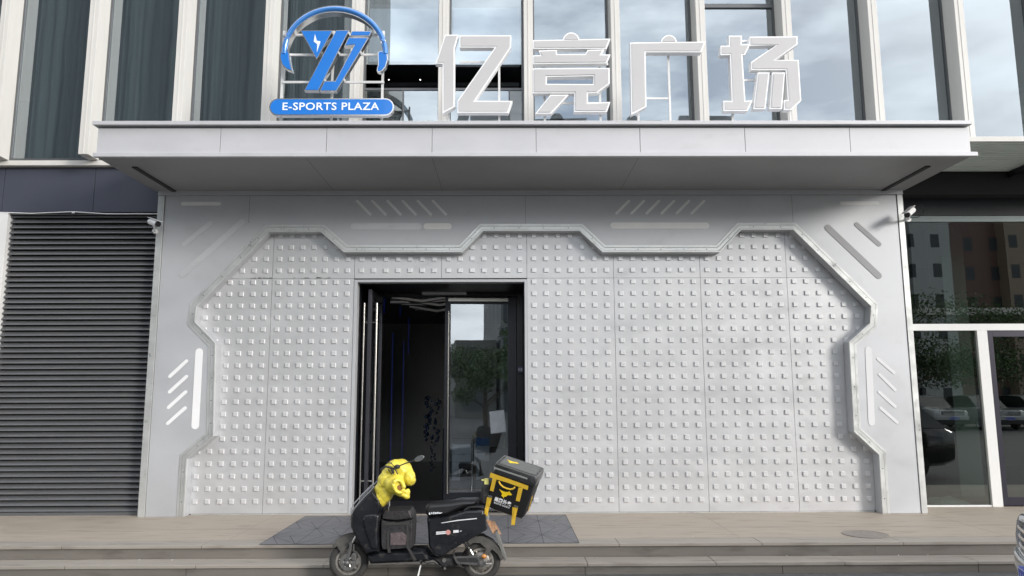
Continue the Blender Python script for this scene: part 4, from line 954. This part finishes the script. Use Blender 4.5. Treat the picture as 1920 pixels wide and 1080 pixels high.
# ---- insulated bag on the footboard
FAB = mat('black nylon bag', (.022,.021,.023), .5, 0, var=.3, scale=9, bump=.5, bscale=22, dirt=((.08,.06,.055), .55, .5))
bb = Q(640,842); bag = thing('insulated_bag', 'dusty black insulated bag standing on the scooter footboard', 'bag', (bb[0], YS, bb[1]))
P = QP([(510,640),(514,600),(560,612),(640,618),(720,606),(768,595),(772,640),(762,830),(640,842),(522,845),(512,800)]); 
b = MB(); cxx = bb[0]; vs = []
b.taper(P, YS-.17, YS-.12, (cxx, (P[0][1]+P[7][1])/2), .93); b.prism(P, YS-.12, YS+.12); b.build('bag_body', FAB, bag, bevel=.012, segs=3)
P = QP([(516,598),(520,570),(534,538),(560,530),(742,528),(760,560),(772,594),(700,604),(640,612),(560,606)]); b = MB(); b.taper(P, YS-.165, YS-.11, (cxx, P[2][1]-.02), .9); b.prism(P, YS-.11, YS+.12); b.build('bag_lid', FAB, bag, bevel=.01, segs=3)
b = MB(); b.prism(QP([(592,708),(690,700),(722,730),(712,800),(590,803)]), YS-.177, YS-.168); b.build('bag_pocket', mat('worn pocket', (.10,.075,.08), .6, var=.3, scale=20, bump=.4, bscale=30), bag, bevel=.003)
b = MB(); b.prism(QP([(545,628),(740,622),(742,640),(548,648)]), YS-.176, YS-.169); b.prism(QP([(718,812),(740,808),(802,918),(780,925)]), YS-.19, YS-.184); b.prism(QP([(565,690),(580,690),(582,830),(567,832)]), YS-.176, YS-.169)
b.prism(QP([(718,640),(735,640),(735,815),(718,815)]), YS-.176, YS-.169); b.prism(QP([(568,830),(590,830),(592,862),(572,862)]), YS-.18, YS-.16); b.build('bag_strap', mat('grey webbing', (.035,.033,.032), .8), bag, bevel=.002)

# ---- delivery box
BXA = R(15); BK = .000705
fbx, fbz = U(880+545/7.713, 850+857/7.713, YS-.15)
box = thing('delivery_box', 'black insulated delivery box with yellow straps tilted on the scooter rear rack', 'delivery box', (fbx+.02, YS+.0, fbz))
box.rotation_euler = (0, BXA, 0)
YA = R(-14)
box.rotation_mode = 'XYZ'; box.scale = (1, 1, 1.05); box.location.z += .022
box.rotation_euler = (Matrix.Rotation(R(11), 3, 'X') @ Matrix.Rotation(BXA, 3, 'Y') @ Matrix.Rotation(YA, 3, 'Z')).to_euler()
HX0, HX1, HD0, HD1, HH = .185, .215, .17, .19, .40       # half widths bottom/top, half depths, height
FRH = HD0
def fy(z): return -(HD0+(HD1-HD0)*z/HH)
def Bp(u, v):                             # photo point on the box front -> local x, z
    dx = u-545; dy = 857-v
    return ((dx*math.cos(BXA)-dy*math.sin(BXA))*BK, (dx*math.sin(BXA)+dy*math.cos(BXA))*BK)
NYL = mat('box black nylon', (.005,.005,.006), .6, 0, var=.2, scale=8, bump=.12, bscale=30)
GREYF = mat('box grey fabric', (.10,.105,.10), .45, 0, var=.15, scale=10, bump=.25, bscale=14)
def ringz(z, hx, hy, r=.02): 
    o_ = []
    for sx, sy, a0 in ((1,-1,-90),(1,1,0),(-1,1,90),(-1,-1,180)):
        for k in range(4):
            a = R(a0+k*30); o_.append((sx*(hx-r)+r*math.cos(a), sy*(hy-r)+r*math.sin(a), z))
    return o_
b = MB(); b.loft([ringz(0,HX0-.01,HD0-.01), ringz(.01,HX0,HD0), ringz(.13,HX0+.012,HD0+.009), ringz(.26,HX0+.022,HD0+.014), ringz(.345,HX1-.004,HD1-.002)]); bbx = b.build('box_body', NYL, box, local=True, smooth=True)
b = MB(); b.loft([ringz(.335,HX1+.006,HD1+.008), ringz(.405,HX1+.008,HD1+.006), ringz(.425,HX1-.004,HD1-.006), ringz(.428,HX1-.03,HD1-.03)])
lid = b.build('box_lid', mat('box glossy black', (.018,.018,.02), .28, 0, bump=.55, bscale=16), box, local=True, smooth=True)
b = MB(); b.add([(-HX1+.025,-HD1+.03,.4295),(HX1-.025,-HD1+.03,.4295),(HX1-.025,HD1-.03,.4295),(-HX1+.025,HD1-.03,.4295)], [(0,1,2,3)]); b.build('lid_panel', GREYF, lid, local=True)
b = MB(); pts = ringz(.423,HX1,HD1,.03); b.tube(pts, .006, 6, closed=True); b.build('lid_piping', GREYF, lid, local=True, smooth=True)
def onfront(mb, poly, proud=.004, m_=0, thick=.004):
    P = [Bp(*p) for p in poly]; n = len(P)
    tr_ = tessellate_polygon([[Vector((a, c, 0)) for a, c in P]])
    vs = [(a, fy(c)-.004-proud, c) for a, c in P] + [(a, fy(c)-.004-proud+thick, c) for a, c in P]
    mb.add(vs, [tuple(t) for t in tr_] + [(i, (i+1) % n, n+(i+1) % n, n+i) for i in range(n)], m_)
YST = mat('yellow webbing', (.68,.43,.03), .6, 0, var=.1, scale=20, bump=.2, bscale=120)
b = MB()
onfront(b, [(335,322),(600,395),(880,475),(868,530),(600,450),(320,385)], .005)
onfront(b, [(365,395),(420,408),(377,577),(325,565)], .004); onfront(b, [(740,500),(800,512),(755,692),(700,682)], .004)
onfront(b, [(286,655),(358,662),(318,800),(262,800)], .006); onfront(b, [(655,770),(732,776),(708,880),(650,862)], .006)
b.build('yellow_strap', YST, bbx, local=True)
b = MB()
for pl in ([(262,795),(318,795),(300,905),(250,908)], [(650,860),(708,878),(692,1008),(642,1003)], [(705,780),(732,776),(690,900),(665,890)]):
    P = [Bp(*p) for p in pl]; yy = fy(0)-.012; mbv = [(a, yy-(.01 if c < 0 else 0), c) for a, c in P]; mbv2 = [(a, y_+.003, c) for a, y_, c in mbv]
    b.add(mbv+mbv2, [(0,1,2,3),(7,6,5,4),(0,1,5,4),(1,2,6,5),(2,3,7,6),(3,0,4,7)])
    b.build('strap_end', YST, bbx, local=True); b = MB()
b = MB(); pts = []
for u, v in ((458,432),(480,470),(520,502),(570,520),(625,530),(665,520),(690,498)): a, c = Bp(u, v); pts.append((a, fy(c)-.018, c))
b.tube(pts, .008, 8); b.build('carry_handle', YST, bbx, local=True, smooth=True)
b = MB(); onfront(b, [(303,625),(362,640),(357,660),(298,645)], .012, 0, .008); b.build('buckle', GREYF, bbx, local=True); b = MB(); onfront(b, [(682,742),(740,755),(735,775),(678,762)], .012, 0, .008); b.build('buckle', GREYF, bbx, local=True)
b = MB(); onfront(b, [(382,240),(390,243),(862,366),(868,376),(858,398),(384,275)], .004); b.build('reflective_strip', mat('reflective grey', (.33,.35,.33), .35, .2), bbx, local=True)
YLG = mat('logo yellow', (.85,.60,.01), .5)
roo = [(460,538),(500,560),(545,572),(590,572),(605,557),(618,575),(648,606),(615,616),(588,612),(562,634),(530,640),(528,664),(512,640),(490,625),(505,605),(490,580)]
b = MB(); onfront(b, roo, .003, 0, .002); b.build('animal_emblem', YLG, bbx, local=True)
# same emblem on the lid
b = MB(); P = [Bp(*p) for p in roo]; cx = sum(p[0] for p in P)/len(P); cz = sum(p[1] for p in P)/len(P)
pts = [((a-cx)*1.0-.09, (c-cz)*1.35+.02) for a, c in P]; n = len(pts)
tr_ = tessellate_polygon([[Vector((a, c, 0)) for a, c in pts]]); b.add([(a, c, .4305) for a, c in pts], [tuple(t) for t in tr_]); b.build('animal_emblem', YLG, lid, local=True)
a, c = Bp(516,706); o = text('美团外卖', .05, 'lettering', WHITE, bbx, .001, width=.176, height=.046, bold=.022); o.location = (a-.002, fy(c)-.0065, c)
a, c = Bp(498,755); o = text('美团外卖 送啥都快', .02, 'lettering', WHITE, bbx, .0008, width=.165, height=.015); o.location = (a, fy(c)-.0065, c)
o = text('美\n团\n外\n卖', .07, 'lettering', YST, bbx, .001, width=.06, height=.22); o.rotation_euler.z = R(90); o.location = (HX0+.016, -.02, .15)

# ================================================================ WHITE SUV (lower right corner)
def make_car(paint, label, loc, rz, name='parked_car', full=True, group=None):
    t = thing(name, label, 'car', loc, group); t.rotation_euler.z = rz
    def sec(x, hw, zb, zt, crown=.03, r=.06):
        o_ = []
        pr = [(-hw*.82, zb), (-hw*.96, zb+.08), (-hw, zb+.30), (-hw*.985, zt-.16), (-hw*.94, zt-.05), (-hw*.84, zt), (-hw*.4, zt+crown)]
        return [(x, y, z) for y, z in pr] + [(x, -y, z) for y, z in pr[::-1]]
    b = MB(); b.loft([sec(.02,.60,.40,.90,.0), sec(.035,.72,.34,.94), sec(.10,.82,.30,.955), sec(.24,.90,.27,.975), sec(.55,.93,.25,1.0,.04), sec(1.2,.94,.25,1.10,.04), sec(2.4,.95,.25,1.10,.02), sec(3.9,.94,.27,1.12,.02), sec(4.35,.90,.3,1.1,.0), sec(4.58,.82,.36,1.02,0), sec(4.66,.6,.45,.9,0)])
    bd = b.build('car_body', paint, t, local=True, smooth=True)
    CG = bpy.data.materials.get('car glass') or mat('car glass', (.01,.012,.014), .05, 0, spec=.8)
    def g(x, hw, z0_, z1_): return [(x, -hw, z0_), (x, -hw*.8, z1_), (x, hw*.8, z1_), (x, hw, z0_)]
    b = MB(); b.loft([g(1.15,.80,1.08,1.10), g(1.95,.88,1.08,1.60), g(2.8,.90,1.08,1.66), g(3.9,.88,1.08,1.60), g(4.45,.80,1.08,1.14)]); b.build('cabin_glass', CG, t, local=True, bevel=.03)
    b = MB(); b.loft([[(x, -h, z), (x, -h*.7, z+.03), (x, h*.7, z+.03), (x, h, z)] for x, h, z in ((1.95,.71,1.60),(2.8,.73,1.665),(3.9,.71,1.60))]); b.build('roof', paint, t, local=True, bevel=.01)
    BP = bpy.data.materials.get('car black plastic') or mat('car black plastic', (.012,.012,.014), .4)
    CR = CHROME
    for cx in (.90, 3.65):
        for sy in (-1, 1):
            b = MB(); b.torus((cx, sy*.83, .35), .265, .085, 32, 10, sy=1.15); ty = b.build('wheel', RUB, t, local=True, smooth=True)
            b = MB(); b.lathe((cx, sy*.83, .35), [(0,-.08),(.05,-.085),(.2,-.06),(.225,-.085),(.225,.085),(.2,.06),(.05,.085),(0,.08)], 24); b.build('rim', SILV, ty, local=True, smooth=True)
    # grille, slats, bumper, plate, headlights
    def fx(y): return .02 + .085*(abs(y)/.72)**2.4 if abs(y) < .72 else .105+.9*(abs(y)-.72)**1.2
    def frontpoly(mb, ys, z0f, z1f, dx, m_=0, thick=.03):
        n = len(ys); vs = []
        for dd in (0, thick):
            vs += [(fx(y)+dx+dd+.02*(0), y, z0f(y)) for y in ys] + [(fx(y)+dx+dd, y, z1f(y)) for y in ys]
        k = 2*n; fs = []
        for i in range(n-1): fs += [(i, i+1, n+i+1, n+i), (k+i, k+n+i, k+n+i+1, k+i+1), (n+i, n+i+1, k+n+i+1, k+n+i), (i, k+i, k+i+1, i+1)]
        fs += [(0, n, k+n, k), (n-1, k+n-1, k+2*n-1, 2*n-1)]; mb.add(vs, fs, m_)
    ysg = [-.58+1.16*k/24 for k in range(25)]
    b = MB(); frontpoly(b, ysg, lambda y: .70+.03*abs(y), lambda y: .925-.03*abs(y), -.045); gr = b.build('grille', BP, t, local=True)
    b = MB()
    for k in range(3):
        zc = .752+.062*k; frontpoly(b, [y*.86 for y in ysg], lambda y: zc-.013, lambda y: zc+.013, -.062, 0, .016)
    b.build('grille_slat', CR, gr, local=True, bevel=.004)
    b = MB()
    for s_ in (-1, 1):
        b.tube([(fx(.6)-.06, s_*.61, .70), (fx(.6)-.06, s_*.615, .80), (fx(.6)-.045, s_*.60, .905)], .011, 8)
    b.tube([(fx(y)-.055, y, .692+.03*abs(y)) for y in ysg], .010, 8); b.build('grille_surround', CR, gr, local=True, smooth=True)
    ysb = [-.86+1.72*k/30 for k in range(31)]
    b = MB(); frontpoly(b, ysb, lambda y: .50, lambda y: .69, -.095, 0, .12); frontpoly(b, ysb, lambda y: .30, lambda y: .498, -.07, 1, .10); b.build('bumper', [paint, BP], t, local=True, bevel=.02, segs=3)
    pb = MB(); pb.box(fx(0)-.118, fx(0)-.09, -.22, .22, .51, .65); pt = pb.build('number_plate', bpy.data.materials.get('plate blue') or mat('plate blue', (.015,.05,.35), .35), t, local=True, bevel=.004)
    pb = MB()
    for y0_, y1_, z0_, z1_ in ((-.212,.212,.516,.520),(-.212,.212,.640,.644),(-.212,-.208,.52,.64),(.208,.212,.52,.64)): pb.box(fx(0)-.1195, fx(0)-.1185, y0_, y1_, z0_, z1_)
    for k in range(7): pb.box(fx(0)-.1195, fx(0)-.1185, .165-.055*k-.016, .165-.055*k+.016, .545, .552); pb.box(fx(0)-.1195, fx(0)-.1185, .165-.055*k-.003, .165-.055*k+.003, .554, .615)
    pb.build('plate_marks', WHITE, pt, local=True)
    for s_ in (-1, 1):
        b = MB(); vs = [(.075, s_*.64, .83),(.16, s_*.80, .85),(.32, s_*.885, .90),(.30, s_*.87, .955),(.14, s_*.78, .93),(.065, s_*.65, .90)]
        b.add(vs + [(x+.05, y*.97, z) for x, y, z in vs], [tuple(range(6)), tuple(range(11, 5, -1))] + [(i, (i+1) % 6, 6+(i+1) % 6, 6+i) for i in range(6)]); b.build('headlight', bpy.data.materials.get('lamp lens') or mat('lamp lens', (.5,.52,.55), .08, .3, coat=1), t, local=True, bevel=.006)
    return t
WP = mat('silver grey paint', (.36,.38,.39), .25, .4, coat=.8)
t_ = Vector((.47, .88)); 
suv = make_car(WP, 'silver grey car nosing in at the lower right corner with chrome grille bars', (3.59, -5.02, -.25), R(-20))

# ================================================================ ACROSS THE STREET (seen in the glass)
def facade_mat(name, wall, win, bw, bh, mort, rough=.5, zoff=0):
    M = bpy.data.materials.new(name); M.use_nodes = True; n = M.node_tree.nodes; l = M.node_tree.links; bs_ = n['Principled BSDF']
    t = n.new('ShaderNodeTexCoord'); sx = n.new('ShaderNodeSeparateXYZ'); cx = n.new('ShaderNodeCombineXYZ'); ad = n.new('ShaderNodeMath'); ad.operation = 'ADD'
    l.new(t.outputs['Object'], sx.inputs[0]); l.new(sx.outputs[0], ad.inputs[0]); l.new(sx.outputs[1], ad.inputs[1]); l.new(ad.outputs[0], cx.inputs[0]); l.new(sx.outputs[2], cx.inputs[1])
    br = n.new('ShaderNodeTexBrick'); br.offset = 0; br.inputs['Scale'].default_value = 1; br.inputs['Brick Width'].default_value = bw; br.inputs['Row Height'].default_value = bh
    br.inputs['Mortar Size'].default_value = mort; br.inputs['Mortar Smooth'].default_value = 0; br.inputs['Color1'].default_value = (*win, 1); br.inputs['Color2'].default_value = (win[0]*1.6, win[1]*1.6, win[2]*1.6, 1); br.inputs['Mortar'].default_value = (*wall, 1)
    l.new(cx.outputs[0], br.inputs[0]); l.new(br.outputs[0], bs_.inputs['Base Color']); bs_.inputs['Roughness'].default_value = rough; return M
TOWER = mat('tower curtain wall', (.12,.133,.135), .5, 0, var=.45, scale=1.0, stretch=(.9,.9,.012), dirt=((.035,.042,.045), .5, .7))
tw = thing('office_tower', 'dark glass office tower across the street, mirrored in the left upper windows', 'building', (-30, -45, -.25))
b = MB(); b.box(-75, -11.6, -60, -40, -.25, 48); b.build('tower_wall', TOWER, tw)
b = MB(); b.box(-75.3, -11.3, -60.3, -39.7, 48, 48.8); b.build('roof_edge', CANOPY, tw)
tw_ = None
lb = thing('low_office_block', 'low dark block across the street beside the tower, mirrored in the closed door leaf', 'building', (14, -45, -.25))
b = MB(); b.box(4.9, 27, -56, -42, -.25, 11); b.build('block_wall', facade_mat('low block', (.13,.14,.14), (.03,.04,.045), 3.2, 3.3, .5), lb)
b = MB(); b.box(4.7, 27.2, -56.2, -41.8, 11, 11.5); b.build('roof_edge', CANOPY, lb)
b = MB(); b.box(1.6, 4.7, -54, -43, -.25, 5.6); b.build('added_annex', facade_mat('added_annex', (.12,.12,.11), (.03,.035,.04), 2.6, 2.9, .5), lb)  # low building added to block the sky mirrored low in the door
ap = thing('apartment_building', 'stepped red and beige apartment building mirrored in the right hand shopfront', 'building', (45, -70, -.25))
for x0, x1, yf, h_, c_ in ((31,41,-64,21,(.13,.10,.075)),(41,45,-62,25,(.34,.36,.36)),(45,51,-64,24,(.13,.075,.065)),(51,54.5,-62.5,25,(.24,.19,.14)),(54.5,60,-64,22,(.15,.07,.06))):
    b = MB(); b.box(x0, x1, -80, yf, -.25, h_); b.build('wall', facade_mat('apartment wall', c_, (.03,.035,.04), 2.6, 3.1, .85), ap)
    b = MB(); b.box(x0-.15, x1+.15, -80.2, yf+.2, h_, h_+.5); b.build('roof_parapet', CANOPY, ap)
b = MB(); b.box(41, 60, -61.8, -61.5, 9.2, 9.9); b.build('balcony_band', FIN, ap)
BARK = mat('bark', (.09,.07,.05), .9, var=.3, scale=8, stretch=(3,3,.6)); LEAF = mat('leaf', (.055,.10,.03), .55, var=.45, scale=1.4)
def make_tree(label, loc, h, r, seed, n=5200):
    rnd = random.Random(seed); t = thing('street_tree', label, 'tree', loc, 'trees across the street')
    b = MB(); b.tube([(0,0,0),(.05,.03,h*.3),(-.04,.02,h*.55),(.02,0,h*.8)], [.17,.13,.09,.03], 9); cl = []
    for k in range(13):
        a = rnd.uniform(0, 6.28); z0_ = h*rnd.uniform(.28,.6); l_ = r*rnd.uniform(.5,.95); e = (math.cos(a)*l_, math.sin(a)*l_, z0_+h*rnd.uniform(.08,.34))
        b.tube([(0,0,z0_), (e[0]*.5, e[1]*.5, z0_*.4+e[2]*.6), e], [.06,.04,.015], 6); cl.append((e, r*rnd.uniform(.28,.45)))
    cl.append(((0,0,h*.86), r*.4)); b.build('trunk', BARK, t, local=True, smooth=True)
    b = MB()
    for k in range(n):
        c_, rr = rnd.choice(cl); d = Vector((rnd.gauss(0,1), rnd.gauss(0,1), rnd.gauss(0,.75))).normalized()*rr*rnd.uniform(.35,1.08)
        p = Vector(c_)+d; a1 = Vector((rnd.gauss(0,1), rnd.gauss(0,1), rnd.gauss(0,1))).normalized(); a2 = a1.cross(Vector((rnd.gauss(0,1), rnd.gauss(0,1), rnd.gauss(0,1)))).normalized(); q_ = rnd.uniform(.05,.11)
        b.add([p-a1*q_, p+a2*q_*.55, p+a1*q_, p-a2*q_*.55], [(0,1,2,3)])
    b.build('crown', LEAF, t, local=True); return t
t1 = make_tree('broad leafy street tree mirrored in the glass of the closed door leaf', (3.9, -19, -.25), 5.0, 2.1, 3, 7000)
c_ = copy_tree(t1); c_.location = (1.9, -22, -.25); c_.rotation_euler.z = 2; c_.scale = (.8,.8,.82); c_['label'] = 'smaller leafy street tree left of the broad one, mirrored in the closed door leaf'
t2 = make_tree('tall leafy street tree mirrored in the middle of the right shop window', (22.5, -31, -.25), 7.4, 3.4, 5, 8500)
for lab, x, y, k, rz in (('street tree mirrored just beside the corner of the silver entrance', 19.2, -32, 1.05, 1.2), ('street tree mirrored at the right edge of the shopfront', 27.5, -31, .95, 2.6), ('street tree standing between the low block and the parked cars', 10, -24, 1.05, 4.0), ('street tree in front of the office tower', -6, -24, 1.15, 5.1)):
    c_ = copy_tree(t2); c_.location = (x, y, -.25); c_.rotation_euler.z = rz; c_.scale = (k, k, k); c_['label'] = lab
DK = mat('dark car paint', (.012,.012,.016), .2, .3, coat=1)
dc = make_car(DK, 'dark saloon parked close to the terrace, mirrored low in the shop window', (5.0, -5.7, -.25), R(2), group='parked cars out of frame')
for k, (lab, x) in enumerate((('grey parked car, first of the row behind the camera', 9.0), ('grey parked car, second of the row behind the camera', 11.7), ('grey parked car, third of the row behind the camera', 14.4), ('grey parked car, fourth of the row behind the camera', 17.1), ('grey parked car, fifth of the row behind the camera', 19.8))):
    c_ = copy_tree(suv); c_.location = (x*1.0+7, -24.5, -.25); c_.rotation_euler.z = R(-90)+random.uniform(-.04,.04); c_['label'] = lab; c_['group'] = 'parked cars out of frame'
